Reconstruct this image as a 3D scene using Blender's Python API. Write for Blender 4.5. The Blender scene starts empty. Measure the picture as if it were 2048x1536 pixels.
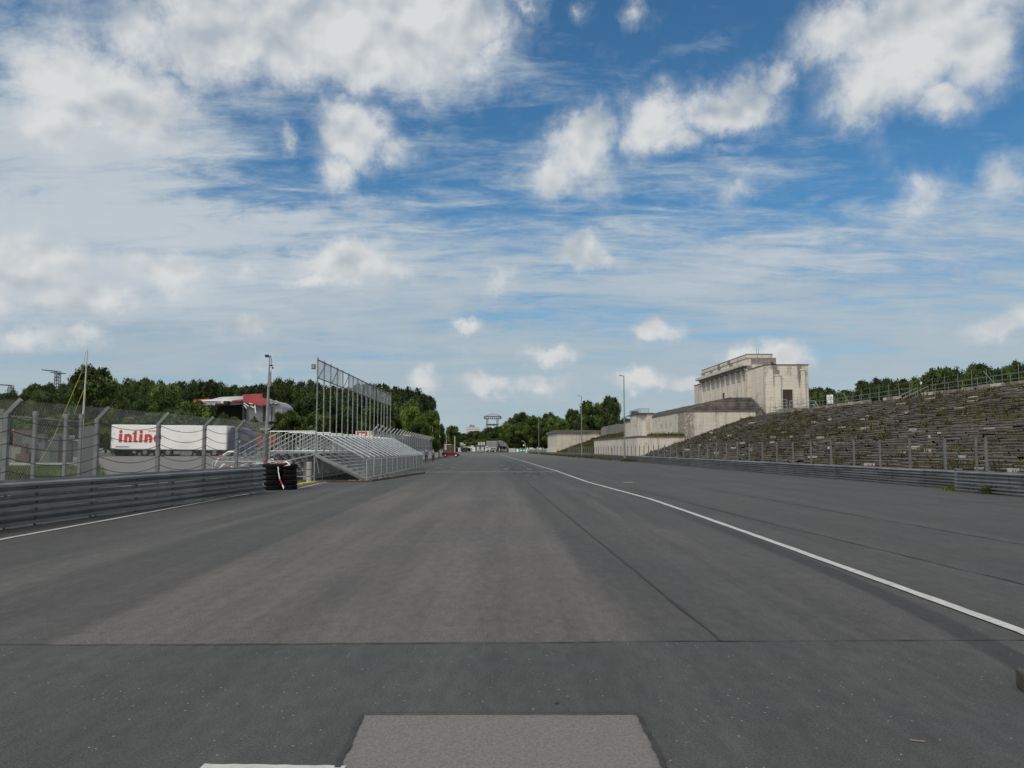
import bpy, bmesh, math, random
from mathutils import Vector, Matrix, noise as mnoise
R = math.radians
sc = bpy.context.scene
col = sc.collection
random.seed(7)

# ---------------------------------------------------------------- camera
F, CX, CY, CAMH = 1640.0, 1024.0, 768.0, 1.6
PITCH = math.atan(130.0 / F)
cp, sp = math.cos(PITCH), math.sin(PITCH)
cd = bpy.data.cameras.new("camera")
cam = bpy.data.objects.new("camera", cd)
col.objects.link(cam)
cam.location = (0, 0, CAMH)
cam.rotation_euler = (R(90) + PITCH, 0, 0)
cd.sensor_width = 36.0
cd.lens = 36.0 * F / 2048.0
cd.clip_start = 0.1
cd.clip_end = 6000
sc.camera = cam
sc.render.resolution_x, sc.render.resolution_y = 1024, 768
sc.view_settings.view_transform = 'Standard'
sc.view_settings.look = 'None'
sc.view_settings.exposure = 0.0
sc.view_settings.gamma = 1.0
try:
    sc.cycles.max_bounces = 6
    sc.cycles.transparent_max_bounces = 12
except Exception:
    pass

# ---------------------------------------------------------------- world: sky with clouds
SUN_AZ, SUN_EL = R(-140), R(48)          # azimuth clockwise from +Y (view direction)
SKY_K, SKY_TINT = 0.088, (0.50, 0.94, 1.12)
w = bpy.data.worlds.new("World")
sc.world = w
w.use_nodes = True
nt = w.node_tree
for n in list(nt.nodes):
    nt.nodes.remove(n)
def N(t, **k):
    n = nt.nodes.new(t)
    for a, v in k.items():
        setattr(n, a, v)
    return n
def L(a, b):
    nt.links.new(a, b)
def setin(n, i, v):
    if hasattr(v, 'is_linked') or hasattr(v, 'links'):
        nt.links.new(v, n.inputs[i])
    else:
        n.inputs[i].default_value = v
def M(op, a, b=None, c=None, clamp=False):
    n = N('ShaderNodeMath', operation=op, use_clamp=clamp)
    setin(n, 0, a)
    if b is not None: setin(n, 1, b)
    if c is not None: setin(n, 2, c)
    return n.outputs[0]
def VM(op, a, b=None, s=None):
    n = N('ShaderNodeVectorMath', operation=op)
    setin(n, 0, a)
    if b is not None: setin(n, 1, b)
    if s is not None: setin(n, 3, s)
    return n.outputs['Value'] if op in ('LENGTH', 'DOT_PRODUCT') else n.outputs[0]
def MR(v, a, b, c, d, smooth=True):
    n = N('ShaderNodeMapRange', interpolation_type='SMOOTHSTEP' if smooth else 'LINEAR')
    setin(n, 0, v)
    for i, x in zip((1, 2, 3, 4), (a, b, c, d)): setin(n, i, x)
    return n.outputs[0]
def MIXC(f, a, b, bt='MIX'):
    n = N('ShaderNodeMix', data_type='RGBA', blend_type=bt)
    setin(n, 0, f)
    for i, x in ((6, a), (7, b)):
        if isinstance(x, tuple): n.inputs[i].default_value = (*x[:3], 1)
        else: nt.links.new(x, n.inputs[i])
    return n.outputs[2]
def NOISE(vec, scale, detail=4, rough=0.55, dist=0.0, color=False):
    n = N('ShaderNodeTexNoise')
    setin(n, 'Vector', vec)
    n.inputs['Scale'].default_value = scale
    n.inputs['Detail'].default_value = detail
    n.inputs['Roughness'].default_value = rough
    n.inputs['Distortion'].default_value = dist
    return n.outputs['Color'] if color else n.outputs[0]
tc = N('ShaderNodeTexCoord')
D0 = VM('NORMALIZE', tc.outputs['Generated'])
sx = N('ShaderNodeSeparateXYZ'); L(D0, sx.inputs[0])
az = M('ARCTAN2', sx.outputs[0], sx.outputs[1])
el = M('ARCSINE', sx.outputs[2])
cmb = N('ShaderNodeCombineXYZ'); L(az, cmb.inputs[0]); L(el, cmb.inputs[1])
AE = cmb.outputs[0]
# sky plane coordinate (clouds at height 1): natural perspective for the thin high veil
zc = M('MAXIMUM', M('ADD', sx.outputs[2], 0.10), 0.03)
pl = N('ShaderNodeCombineXYZ')
L(M('DIVIDE', sx.outputs[0], zc), pl.inputs[0]); L(M('DIVIDE', sx.outputs[1], zc), pl.inputs[1])
PL = pl.outputs[0]
def sky_dir(u, v):
    d = Vector(((u - CX) / F, 1.0, -(v - CY) / F))
    d = Vector((d.x, d.y * cp - d.z * sp, d.y * sp + d.z * cp)).normalized()
    return math.atan2(d.x, d.y), math.asin(d.z)
wob = VM('SUBTRACT', NOISE(AE, 9.0, 5, 0.62, 0, True), (0.5, 0.5, 0.5))
wob2 = VM('SUBTRACT', NOISE(AE, 30.0, 5, 0.66, 0, True), (0.5, 0.5, 0.5))
AEW = VM('ADD', VM('ADD', AE, VM('SCALE', wob, s=0.060)), VM('SCALE', wob2, s=0.034))
def blobs(lst, vec, grow):
    acc = None
    for (u, v, rx, ry, rot, s) in lst:
        a, e = sky_dir(u, v)
        m = N('ShaderNodeMapping', vector_type='TEXTURE')
        L(vec, m.inputs[0])
        m.inputs['Location'].default_value = (a, e, 0)
        m.inputs['Rotation'].default_value = (0, 0, R(rot))
        m.inputs['Scale'].default_value = (rx / F * grow, ry / F * grow, 1)
        g = N('ShaderNodeTexGradient', gradient_type='SPHERICAL')
        L(m.outputs[0], g.inputs[0])
        t = M('MULTIPLY', g.outputs[1], s)
        acc = t if acc is None else M('MAXIMUM', acc, t)
    return acc
CUM = [(560,30,300,105,2,1.05),(800,55,220,105,-4,1.05),(420,70,170,80,8,1.0),(930,45,95,80,0,.9),(975,110,40,32,30,.7),(700,110,240,60,-3,.9),
 (130,150,95,80,20,.85),(235,190,140,85,-10,.85),(120,235,100,50,0,.75),(330,210,70,80,0,.7),
 (705,262,78,62,-8,1.0),(680,322,46,48,10,.85),(785,300,60,32,-15,.62),(580,280,16,26,10,.55),
 (1165,295,92,58,35,.95),(1110,352,52,44,40,.85),(1200,365,52,42,10,.6),
 (1315,240,78,62,0,.95),(1440,215,105,52,8,.95),(1350,278,62,32,5,.8),(1515,198,50,42,0,.8),(1430,300,50,18,0,.5),(1545,145,40,30,0,.85),
 (1690,60,95,62,10,.9),(1840,50,170,90,0,.95),(1800,130,130,62,12,.85),(1740,190,60,40,30,.75),(1890,200,58,38,-15,.8),(1955,90,60,80,0,.85),(1650,40,50,40,0,.7),
 (1470,382,75,30,18,.62),(1840,378,60,40,20,.55),(2025,362,50,36,30,.55),(1060,20,30,35,0,.55),(1158,18,18,30,20,.5),(1270,22,26,20,0,.5),
 (690,520,82,46,12,1.0),(785,535,70,36,0,.8),(655,560,66,20,8,.8),
 (1155,497,58,34,0,.95),(1195,515,44,20,0,.7),
 (50,525,120,62,0,1.0),(300,535,130,48,4,.75),(150,592,120,34,0,.8),(-80,560,90,70,0,.9),
 (495,548,50,26,10,.6),(1000,556,48,26,15,.6),(80,668,70,28,0,.75),(170,672,40,18,0,.65),(495,656,48,22,0,.8),(935,650,32,15,0,.8),
 (1300,664,56,24,5,.95),(1105,715,54,20,5,.9),(975,768,52,20,0,.9),(1080,766,62,20,0,.7),(1275,762,44,20,0,.9),(1312,764,30,18,0,.8),(1375,764,34,16,0,.8),
 (855,762,34,16,0,.6),(1570,716,46,24,0,.95),(1490,720,46,20,0,.8),(1610,722,30,14,0,.6),(1995,660,58,24,12,.85),(2060,640,50,25,0,.8),(520,735,40,18,0,.45)]
cum = blobs(CUM, AEW, 1.57)
nz = NOISE(AE, 22.0, 9, 0.63, 0.2)
nzL = NOISE(VM('ADD', AE, (3.1, 1.7, 0.4)), 9.0, 3, 0.5, 0.2)
nz1 = NOISE(AE, 15.0, 3, 0.45, 0.15)
nz2 = NOISE(VM('ADD', AE, (0.006, -0.014, 0)), 15.0, 3, 0.45, 0.15)
dens = M('ADD', cum, M('MULTIPLY', M('ADD', M('SUBTRACT', nz, 0.5), M('MULTIPLY', M('SUBTRACT', nzL, 0.5), 0.75)), 0.80))
mask_c = M('ADD', M('MULTIPLY', MR(dens, 0.24, 0.74, 0, 1), 0.62), M('MULTIPLY', MR(dens, 0.0, 0.55, 0, 1), 0.38))
# thin veil
VEIL = [(150,300,420,170,0,.95),(420,330,320,110,-5,.75),(100,425,640,70,3,1.35),(520,440,420,50,5,1.1),(250,560,500,90,0,1.1),(60,80,230,110,0,.6),(1000,400,360,90,0,.55),
 (560,540,420,110,0,.85),(1600,520,420,70,4,.8),(1300,430,260,60,0,.55),(1900,470,240,80,0,.5),(1350,100,170,30,14,.42),(1500,345,220,50,0,.5),
 (720,480,420,60,-3,.7),(1150,330,200,90,10,.45),(760,160,420,100,0,.45)]
veil = blobs(VEIL, AEW, 1.5)
mp = N('ShaderNodeMapping'); L(PL, mp.inputs[0]); mp.inputs['Rotation'].default_value = (0, 0, R(12)); mp.inputs['Scale'].default_value = (0.55, 1.25, 1)
st1 = NOISE(mp.outputs[0], 1.5, 8, 0.62, 0.6)
st2 = NOISE(mp.outputs[0], 5.5, 6, 0.66, 0.8)
cov = M('ADD', MR(el, R(19), R(5.0), 0.02, .98), M('MULTIPLY', veil, MR(el, R(4), R(11), 0.35, 1.05)))
# unseen cloud added behind the camera and overhead for soft neutral light
behind = M('MAXIMUM', MR(el, R(34), R(50), 0, 1), MR(sx.outputs[1], 0.45, 0.0, 0, 1))
cov = M('ADD', cov, behind)
st3 = NOISE(mp.outputs[0], 17.0, 7, 0.7, 0.6)
vn = M('ADD', M('ADD', M('MULTIPLY', M('SUBTRACT', st1, 0.5), 1.7), M('MULTIPLY', M('SUBTRACT', st2, 0.5), 1.25)), M('MULTIPLY', M('SUBTRACT', st3, 0.5), 0.75))
vn = M('MULTIPLY', vn, MR(el, R(2), R(9), .5, 1))
mask_v = M('MULTIPLY', MR(M('ADD', cov, vn), 0.10, 1.05, 0, 1), 0.93)
sky = N('ShaderNodeTexSky', sky_type='NISHITA')
sky.sun_disc = False
sky.sun_elevation = SUN_EL
sky.sun_rotation = SUN_AZ
sky.altitude = 300
sky.air_density = 1.0; sky.dust_density = 0.4; sky.ozone_density = 2.0
skyc = MIXC(1.0, sky.outputs[0], tuple(SKY_K * t for t in SKY_TINT), 'MULTIPLY')
# cloud colours (light grey white; thick parts a little greyer)
shn = NOISE(VM('ADD', AE, VM('SCALE', wob, s=0.05)), 8.0, 4, 0.5)
relief = M('MULTIPLY', M('SUBTRACT', nz1, nz2), 2.0)
shade = MR(M('ADD', M('ADD', shn, relief), M('MULTIPLY', M('SUBTRACT', dens, 0.6), -0.24)), 0.10, 0.62, 0, 1, False)
ccol = MIXC(shade, (0.42, 0.475, 0.52), (0.70, 0.715, 0.715))
ccol = MIXC(MR(el, R(12), R(2), 0, .35), ccol, (0.60, 0.60, 0.60))
vcol = MIXC(MR(st1, 0.35, 0.7, 0, 1), (0.33, 0.43, 0.54), (0.46, 0.53, 0.58))
vcol = MIXC(M('MULTIPLY', MR(M('ADD', veil, M('MULTIPLY', M('SUBTRACT', st2, .5), 1.6)), .25, 1.05, 0, 1), .75), vcol, (0.58, 0.625, 0.655))
vcol = MIXC(MR(el, R(13), R(3), 0, .75), vcol, (0.405, 0.475, 0.52))
vcol = MIXC(behind, vcol, (1.02, 1.0, 0.97))  # added unseen cloud is whiter than the visible ones, as fill light
c1 = MIXC(mask_v, skyc, vcol)
c2 = MIXC(M('MULTIPLY', mask_c, 0.97), c1, ccol)
bg = N('ShaderNodeBackground'); L(c2, bg.inputs[0]); bg.inputs[1].default_value = 1.0
wo = N('ShaderNodeOutputWorld'); L(bg.outputs[0], wo.inputs[0])

# ---------------------------------------------------------------- sun (behind thin cloud)
sd = bpy.data.lights.new("sun", 'SUN')
sd.energy = 1.9; sd.angle = R(14); sd.color = (1.0, 0.95, 0.87)
so = bpy.data.objects.new("sun", sd); col.objects.link(so)
sv = Vector((math.sin(SUN_AZ) * math.cos(SUN_EL), math.cos(SUN_AZ) * math.cos(SUN_EL), math.sin(SUN_EL)))
so.rotation_euler = (-sv).to_track_quat('-Z', 'Y').to_euler()
so.location = sv * 50

# ---------------------------------------------------------------- helpers
def PX(u, v, D):
    s = (CY - v) / F
    t = (s * cp + sp) / (cp - s * sp)
    dz = t * D
    yc = D * cp + dz * sp
    return Vector(((u - CX) / F * yc, D, CAMH + dz))
def G(u, v, z=0.0):
    s = (CY - v) / F
    t = (s * cp + sp) / (cp - s * sp)
    D = (z - CAMH) / t
    p = PX(u, v, D); p.z = z
    return p
def zat(v, D): return PX(CX, v, D).z
SH = 54.0 / F
def W(X, D, z=0.0):           # road frame -> world
    return Vector((X - SH * D, D, z))

class MB:
    def __init__(s, xf=None):
        s.v, s.f, s.c, s.xf, s.cc = [], [], [], xf, None
    def add(s, vs, fs, c=None):
        b = len(s.v)
        s.v += [tuple(s.xf(*p)) if s.xf else tuple(p) for p in vs]
        for f in fs:
            s.f.append(tuple(i + b for i in f)); s.c.append(c if c is not None else s.cc)
        return s
    def box(s, x0, x1, y0, y1, z0, z1, c=None):
        return s.add([(x0,y0,z0),(x1,y0,z0),(x1,y1,z0),(x0,y1,z0),(x0,y0,z1),(x1,y0,z1),(x1,y1,z1),(x0,y1,z1)],
              [(0,3,2,1),(4,5,6,7),(0,1,5,4),(1,2,6,5),(2,3,7,6),(3,0,4,7)], c)
    def cbox(s, cx, cy, cz, sx, sy, sz, c=None):
        return s.box(cx-sx/2, cx+sx/2, cy-sy/2, cy+sy/2, cz-sz/2, cz+sz/2, c)
    def bar(s, p, q, w_, h=None, c=None):
        h = h or w_; p, q = Vector(p), Vector(q); d = (q - p)
        if d.length < 1e-6: return s
        d.normalize(); up = Vector((0,0,1)) if abs(d.z) < .95 else Vector((0,1,0))
        a = d.cross(up).normalized() * w_/2; b = a.cross(d).normalized() * h/2
        vs = [p-a-b, p+a-b, p+a+b, p-a+b, q-a-b, q+a-b, q+a+b, q-a+b]
        return s.add(vs, [(0,1,2,3),(7,6,5,4),(0,4,5,1),(1,5,6,2),(2,6,7,3),(3,7,4,0)], c)
    def tube(s, p, q, r, n=8, r2=None, c=None):
        p, q = Vector(p), Vector(q); d = (q-p).normalized(); r2 = r if r2 is None else r2
        up = Vector((0,0,1)) if abs(d.z) < .95 else Vector((0,1,0))
        a = d.cross(up).normalized(); b = d.cross(a).normalized()
        vs = []
        for k in range(n):
            t = 2*math.pi*k/n; e = a*math.cos(t)+b*math.sin(t)
            vs += [p+e*r, q+e*r2]
        fs = [(2*k, 2*((k+1)%n), 2*((k+1)%n)+1, 2*k+1) for k in range(n)]
        fs += [tuple(2*k for k in reversed(range(n))), tuple(2*k+1 for k in range(n))]
        return s.add(vs, fs, c)
    def prism(s, pts, axis, a0, a1, c=None):   # pts 2D polygon; axis 'y': pts=(x,z); 'x': (y,z); 'z': (x,y)
        n = len(pts)
        def mk(p, a): return {'y': (p[0], a, p[1]), 'x': (a, p[0], p[1]), 'z': (p[0], p[1], a)}[axis]
        vs = [mk(p, a0) for p in pts] + [mk(p, a1) for p in pts]
        fs = [tuple(range(n)), tuple(reversed(range(n, 2*n)))] + [(k, k+n, (k+1)%n+n, (k+1)%n) for k in range(n)]
        return s.add(vs, fs, c)
    def quad(s, a, b, c_, d, c=None): return s.add([a, b, c_, d], [(0,1,2,3)], c)
    def lathe(s, prof, cx, cy, n=20, axis='z', c=None):
        vs = []
        for (r, z) in prof:
            for k in range(n):
                t = 2*math.pi*k/n
                if axis == 'z': vs.append((cx+r*math.cos(t), cy+r*math.sin(t), z))
                else: vs.append((cx+r*math.cos(t), z, cy+r*math.sin(t)))
        fs = []
        for i in range(len(prof)-1):
            for k in range(n):
                fs.append((i*n+k, i*n+(k+1)%n, (i+1)*n+(k+1)%n, (i+1)*n+k))
        fs += [tuple(reversed(range(n))), tuple(range((len(prof)-1)*n, len(prof)*n))]
        return s.add(vs, fs, c)
    def build(s, name, mat, parent=None, smooth=False, bevel=0, fix=True):
        me = bpy.data.meshes.new(name)
        me.from_pydata([tuple(x) for x in s.v], [], s.f)
        if fix:
            bm = bmesh.new(); bm.from_mesh(me); bmesh.ops.recalc_face_normals(bm, faces=bm.faces); bm.to_mesh(me); bm.free()
        if any(c is not None for c in s.c):
            at = me.color_attributes.new("tint", 'FLOAT_COLOR', 'CORNER')
            i = 0
            for p, c in zip(me.polygons, s.c):
                c = c or (1,1,1)
                for _ in range(p.loop_total):
                    at.data[i].color = (c[0], c[1], c[2], 1); i += 1
        if mat: me.materials.append(mat)
        if smooth:
            for p in me.polygons: p.use_smooth = True
        o = bpy.data.objects.new(name, me); col.objects.link(o)
        if parent: o.parent = parent
        if bevel:
            b = o.modifiers.new("bevel", 'BEVEL'); b.width = bevel; b.segments = 2; b.limit_method = 'ANGLE'
        return o
def tag(o, label=None, cat=None, group=None, kind=None):
    if label: o['label'] = label
    if cat: o['category'] = cat
    if group: o['group'] = group
    if kind: o['kind'] = kind
    return o
def empty(name, loc=(0,0,0), rz=0, label=None, cat=None, group=None):
    o = bpy.data.objects.new(name, None); col.objects.link(o)
    o.location = loc; o.rotation_euler = (0,0,rz); o.empty_display_size = .3
    return tag(o, label, cat, group)
def copy_tree(o, parent=None):
    c = o.copy(); col.objects.link(c); c.parent = parent
    for ch in list(o.children): copy_tree(ch, c)
    return c

# ---------------------------------------------------------------- materials
def newmat(name):
    global nt
    m = bpy.data.materials.new(name); m.use_nodes = True; nt = m.node_tree
    b = nt.nodes['Principled BSDF']
    return m, b
def pm(name, c, var=0.12, scale=3.0, rough=0.7, metal=0.0, bump=0.0, bscale=30.0, tint=False, spec=0.4, dirt=None, zs=1.0, c2=None, obj=True, rv=0.0):
    m, b = newmat(name)
    t = N('ShaderNodeTexCoord'); g = N('ShaderNodeNewGeometry')
    vec = t.outputs['Object'] if obj else g.outputs['Position']
    mpn = N('ShaderNodeMapping'); L(vec, mpn.inputs[0]); mpn.inputs['Scale'].default_value = (1, 1, zs)
    n1 = NOISE(mpn.outputs[0], scale, 6, 0.6)
    f = MR(n1, 0.32, 0.68, 0, 1)
    lo = tuple(x*(1-var) for x in c); hi = tuple(min(1, x*(1+var)) for x in c)
    cc = MIXC(f, c2 if c2 else lo, hi)
    if dirt:
        n2 = NOISE(mpn.outputs[0], scale*0.37, 7, 0.7)
        cc = MIXC(MR(n2, 0.55, 0.72, 0, dirt[1]), cc, dirt[0])
    if tint:
        a = N('ShaderNodeAttribute', attribute_name='tint')
        cc = MIXC(1.0, cc, a.outputs[0], 'MULTIPLY')
    if rv:
        oi = N('ShaderNodeObjectInfo')
        cc = MIXC(1.0, cc, MIXC(oi.outputs['Random'], (1-rv,)*3, (1+rv,)*3), 'MULTIPLY')
    L(cc, b.inputs['Base Color'])
    b.inputs['Roughness'].default_value = rough; b.inputs['Metallic'].default_value = metal
    b.inputs['Specular IOR Level'].default_value = spec
    if bump:
        bn = N('ShaderNodeBump'); bn.inputs['Strength'].default_value = bump; bn.inputs['Distance'].default_value = 0.02
        L(NOISE(vec, bscale, 5, 0.6), bn.inputs['Height']); L(bn.outputs[0], b.inputs['Normal'])
    return m
STEEL = pm("galvanised_steel", (.25,.262,.262), .16, 4, .42, .55, .1, 60, dirt=((.2,.2,.18), .5))
STEEL_D = pm("weathered_steel", (.15,.16,.16), .2, 3, .55, .35, dirt=((.12,.11,.09), .6))
STEEL_L = pm("bright_galvanised_steel", (.50,.54,.56), .14, 5, .38, .5)
BLACK = pm("black_metal", (.025,.027,.03), .2, 4, .5, .2)
RUBBER = pm("black_rubber", (.007,.007,.0075), .3, 5, .85, 0, .3, 40, dirt=((.018,.017,.015), .4), rv=.2, spec=.15)
CONC = pm("grey_concrete", (.33,.33,.315), .14, 1.6, .85, 0, .3, 25, dirt=((.17,.17,.15), .6), zs=.5)
CONC_D = pm("dark_concrete", (.2,.195,.185), .2, 2.0, .88, 0, .4, 20, dirt=((.1,.1,.08), .6))
WHITE = pm("white_paint", (.74,.74,.72), .04, 1.2, .45, dirt=((.5,.5,.47), .35))
OFFW = pm("cream_panel", (.6,.57,.5), .06, 1.2, .6, dirt=((.4,.37,.3), .5))
RED = pm("red_paint", (.42,.03,.03), .1, 2, .4)
REDV = pm("red_canvas", (.33,.065,.07), .16, .8, .75, dirt=((.2,.05,.05), .5))
GREYV = pm("light_grey_canvas", (.45,.46,.46), .12, .6, .7, dirt=((.3,.3,.3), .5))
GREYW = pm("grey_canvas_wall", (.19,.205,.22), .12, .4, .75)
BLUE = pm("dark_blue_paint", (.022,.022,.075), .15, 1, .35)
GLASS = pm("dark_glass", (.02,.025,.03), .1, 1, .08, 0, spec=.7)
TINT = pm("painted_colour", (.9,.9,.9), .04, 6, .6, tint=True)
GREEN = pm("green_paint", (.04,.22,.15), .1, 2, .5)
YELLOW = pm("yellow_paint", (.5,.42,.03), .15, 6, .7)
BROWN = pm("brown_door", (.045,.028,.02), .3, 2, .6, zs=.2)
BARK = pm("bark", (.07,.055,.04), .3, 6, .9, 0, .4, 20)
SKIN = pm("skin", (.4,.24,.17), .06, 8, .6)
def leafmat(name, c, hue=.25):
    m, b = newmat(name)
    g = N('ShaderNodeNewGeometry'); a = N('ShaderNodeAttribute', attribute_name='tint'); oi = N('ShaderNodeObjectInfo')
    n1 = NOISE(g.outputs['Position'], .35, 4, .6)
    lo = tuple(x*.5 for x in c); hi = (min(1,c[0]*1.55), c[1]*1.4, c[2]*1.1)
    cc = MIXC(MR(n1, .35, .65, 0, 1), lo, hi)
    cc = MIXC(1.0, cc, a.outputs[0], 'MULTIPLY')
    cc = MIXC(1.0, cc, MIXC(oi.outputs['Random'], (.7,.74,.75), (1.3,1.22,1.05)), 'MULTIPLY')
    L(cc, b.inputs['Base Color']); b.inputs['Roughness'].default_value = .7; b.inputs['Specular IOR Level'].default_value = .25
    tr = N('ShaderNodeBsdfTranslucent'); L(cc, tr.inputs[0])
    mx = N('ShaderNodeMixShader'); mx.inputs[0].default_value = .25
    L(b.outputs[0], mx.inputs[1]); L(tr.outputs[0], mx.inputs[2]); L(mx.outputs[0], nt.nodes['Material Output'].inputs[0])
    return m
LEAF_D = leafmat("dark_foliage", (.046,.080,.028))
LEAF_M = leafmat("mid_foliage", (.066,.112,.030))
LEAF_L = leafmat("light_foliage", (.085,.145,.03))
GRASS = leafmat("grass_blades", (.06,.10,.02))
WEED = leafmat("dry_weeds", (.085,.095,.035))
# ================================================================ GROUND
def sstep(a, b, x):
    t = max(0, min(1, (x-a)/(b-a))); return t*t*(3-2*t)
def gz(x, y):
    return .75 * sstep(58, 95, y) * sstep(15, 24, -(x + SH*y))
def make_ground():
    xs = [-2500,-900,-300,-150,-100,-80,-70,-60,-50,-45,-40,-36,-33,-30,-28,-26,-24,-22,-20,-18,-16,-14,-12,-8,0,8,20,60,200,900,2500]
    ys = [-80,-20,0,5,10,20,35,50,58,62,66,70,74,78,82,86,90,95,100,130,180,300,600,1200,2500,5000]
    vs = [(x, y, gz(x, y)) for y in ys for x in xs]
    nx = len(xs)
    fs = [(j*nx+i, j*nx+i+1, (j+1)*nx+i+1, (j+1)*nx+i) for j in range(len(ys)-1) for i in range(nx-1)]
    m, b = newmat("asphalt")
    g = N('ShaderNodeNewGeometry'); P = g.outputs['Position']
    s = N('ShaderNodeSeparateXYZ'); L(P, s.inputs[0])
    y = s.outputs[1]; X = M('ADD', s.outputs[0], M('MULTIPLY', y, SH))
    def stretch(sxx, syy):
        mm = N('ShaderNodeMapping'); L(P, mm.inputs[0]); mm.inputs['Scale'].default_value = (sxx, syy, 1); mm.inputs['Rotation'].default_value = (0,0,R(-1.9)); return mm.outputs[0]
    big = NOISE(P, .35, 5, .6); lane = NOISE(stretch(1.4, .06), 1.0, 6, .6); mid = NOISE(P, 3.0, 5, .65)
    wobX = M('ADD', X, M('MULTIPLY', M('SUBTRACT', NOISE(P, 2.5, 4, .7), .5), .22))
    ya_, yb_ = G(0,1290.4), G(2048,1280.8); bs = (yb_.y-ya_.y)/(yb_.x-ya_.x)
    far_sec = MR(M('SUBTRACT', y, M('MULTIPLY_ADD', s.outputs[0], bs, ya_.y-bs*ya_.x)), -.02, .02, 0, 1)
    base = MIXC(far_sec, (.0565,.0575,.0568), (.0595,.0595,.058))
    band = M('MULTIPLY', M('MULTIPLY', MR(wobX, -3.68, -3.5, 0, 1), MR(wobX, 1.05, 1.55, 1, 0)), M('MULTIPLY', far_sec, MR(y, 26, 50, 1, .15)))
    base = MIXC(M('MULTIPLY', band, MR(lane, .3, .7, .72, 1)), base, (.094,.0895,.0855))
    lf = M('MULTIPLY', M('MULTIPLY', MR(wobX, -6.9, -6.1, 0, 1), MR(wobX, -5.7, -4.9, 1, 0)), M('MULTIPLY', far_sec, MR(lane, .35, .65, .2, 1)))
    base = MIXC(M('MULTIPLY', lf, .5), base, (.10,.097,.093))
    rf = M('MULTIPLY', M('MULTIPLY', MR(wobX, 2.5, 3.3, 0, 1), MR(wobX, 3.4, 4.1, 1, 0)), M('MULTIPLY', far_sec, MR(lane, .42, .66, 0, 1)))
    base = MIXC(M('MULTIPLY', rf, .5), base, (.094,.089,.083))
    base = MIXC(1.0, base, MIXC(MR(lane, .3, .7, 0, 1), (.86,.86,.865), (1.12,1.12,1.115)), 'MULTIPLY')
    base = MIXC(1.0, base, MIXC(MR(big, .3, .7, 0, 1), (.92,.93,.95), (1.08,1.07,1.04)), 'MULTIPLY')
    # lighter paddock asphalt on the left, paler far ground
    base = MIXC(M('MULTIPLY', MR(X, -14.5, -15.5, 0, 1), MR(y, 30, 36, 0, 1)), base, MIXC(mid, (.13,.125,.118), (.16,.155,.148)))
    base = MIXC(MR(y, 70, 240, 0, .6), base, (.125,.122,.117))
    # tyre streak beside the white line and rubber further on
    xc = M('SUBTRACT', 5.2, M('DIVIDE', 7.4, M('MAXIMUM', y, 1.0)))
    st = MR(M('ABSOLUTE', M('SUBTRACT', X, xc)), .10, .19, 1, 0)
    st = M('MULTIPLY', st, M('MULTIPLY', MR(y, 14, 26, 1, 0), MR(mid, .2, .5, .6, .9)))
    base = MIXC(M('MULTIPLY', st, .95), base, (.033,.033,.035))
    sk = NOISE(stretch(3.2, .11), 1.0, 5, .6, .8)
    skm = M('MULTIPLY', M('MULTIPLY', MR(X, .9, 2.0, 0, 1), MR(X, 3.8, 5.0, 1, 0)), M('MULTIPLY', MR(y, 38, 55, 0, 1), MR(y, 85, 130, 1, 0)))
    base = MIXC(M('MULTIPLY', skm, MR(sk, .40, .56, 0, .85)), base, (.032,.032,.034))
    skl = M('MULTIPLY', M('MULTIPLY', MR(X, -6.4, -5.2, 0, 1), MR(X, -3.2, -2.2, 1, 0)), M('MULTIPLY', MR(y, 36, 44, 0, 1), MR(y, 60, 80, 1, 0)))
    base = MIXC(M('MULTIPLY', skl, MR(sk, .48, .62, 0, .5)), base, (.042,.042,.044))
    # grain and chips
    gr0 = NOISE(stretch(9, 3.0), 1.0, 6, .75)
    base = MIXC(1.0, base, MIXC(MR(gr0, .3, .7, 0, 1), (.84,.84,.84), (1.16,1.16,1.155)), 'MULTIPLY')
    gr = NOISE(P, 70, 3, .75); gr2 = NOISE(P, 260, 2, .8)
    base = MIXC(1.0, base, MIXC(MR(gr, .3, .7, 0, 1), (.62,.62,.62), (1.38,1.38,1.38)), 'MULTIPLY')
    base = MIXC(1.0, base, MIXC(MR(gr2, .3, .7, 0, 1), (.7,.7,.7), (1.3,1.3,1.3)), 'MULTIPLY')
    vo = N('ShaderNodeTexVoronoi'); L(P, vo.inputs['Vector']); vo.inputs['Scale'].default_value = 22
    sc3 = N('ShaderNodeSeparateColor'); L(vo.outputs['Color'], sc3.inputs[0])
    chip = M('MULTIPLY', MR(vo.outputs['Distance'], .10, .16, 1, 0), MR(sc3.outputs[0], .84, .90, 0, 1))
    chip = M('MULTIPLY', chip, MR(y, 6, 16, .85, .35))
    base = MIXC(chip, base, (.32,.30,.28))
    vo2 = N('ShaderNodeTexVoronoi'); L(P, vo2.inputs['Vector']); vo2.inputs['Scale'].default_value = 4.5
    sc4 = N('ShaderNodeSeparateColor'); L(vo2.outputs['Color'], sc4.inputs[0])
    c5 = M('MULTIPLY', MR(vo2.outputs['Distance'], .03, .06, 1, 0), MR(sc4.outputs[1], .86, .9, 0, 1))
    base = MIXC(M('MULTIPLY', c5, .8), base, (.03,.028,.026))
    vc = N('ShaderNodeTexVoronoi', feature='DISTANCE_TO_EDGE'); L(VM('ADD', P, VM('SCALE', VM('SUBTRACT', NOISE(P, 1.6, 5, .7, 0, True), (.5,.5,.5)), s=1.6)), vc.inputs['Vector']); vc.inputs['Scale'].default_value = .22
    crk = M('MULTIPLY', MR(vc.outputs['Distance'], .0012, .003, 1, 0), MR(NOISE(P, .5, 3, .6), .5, .56, 0, .55))
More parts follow.
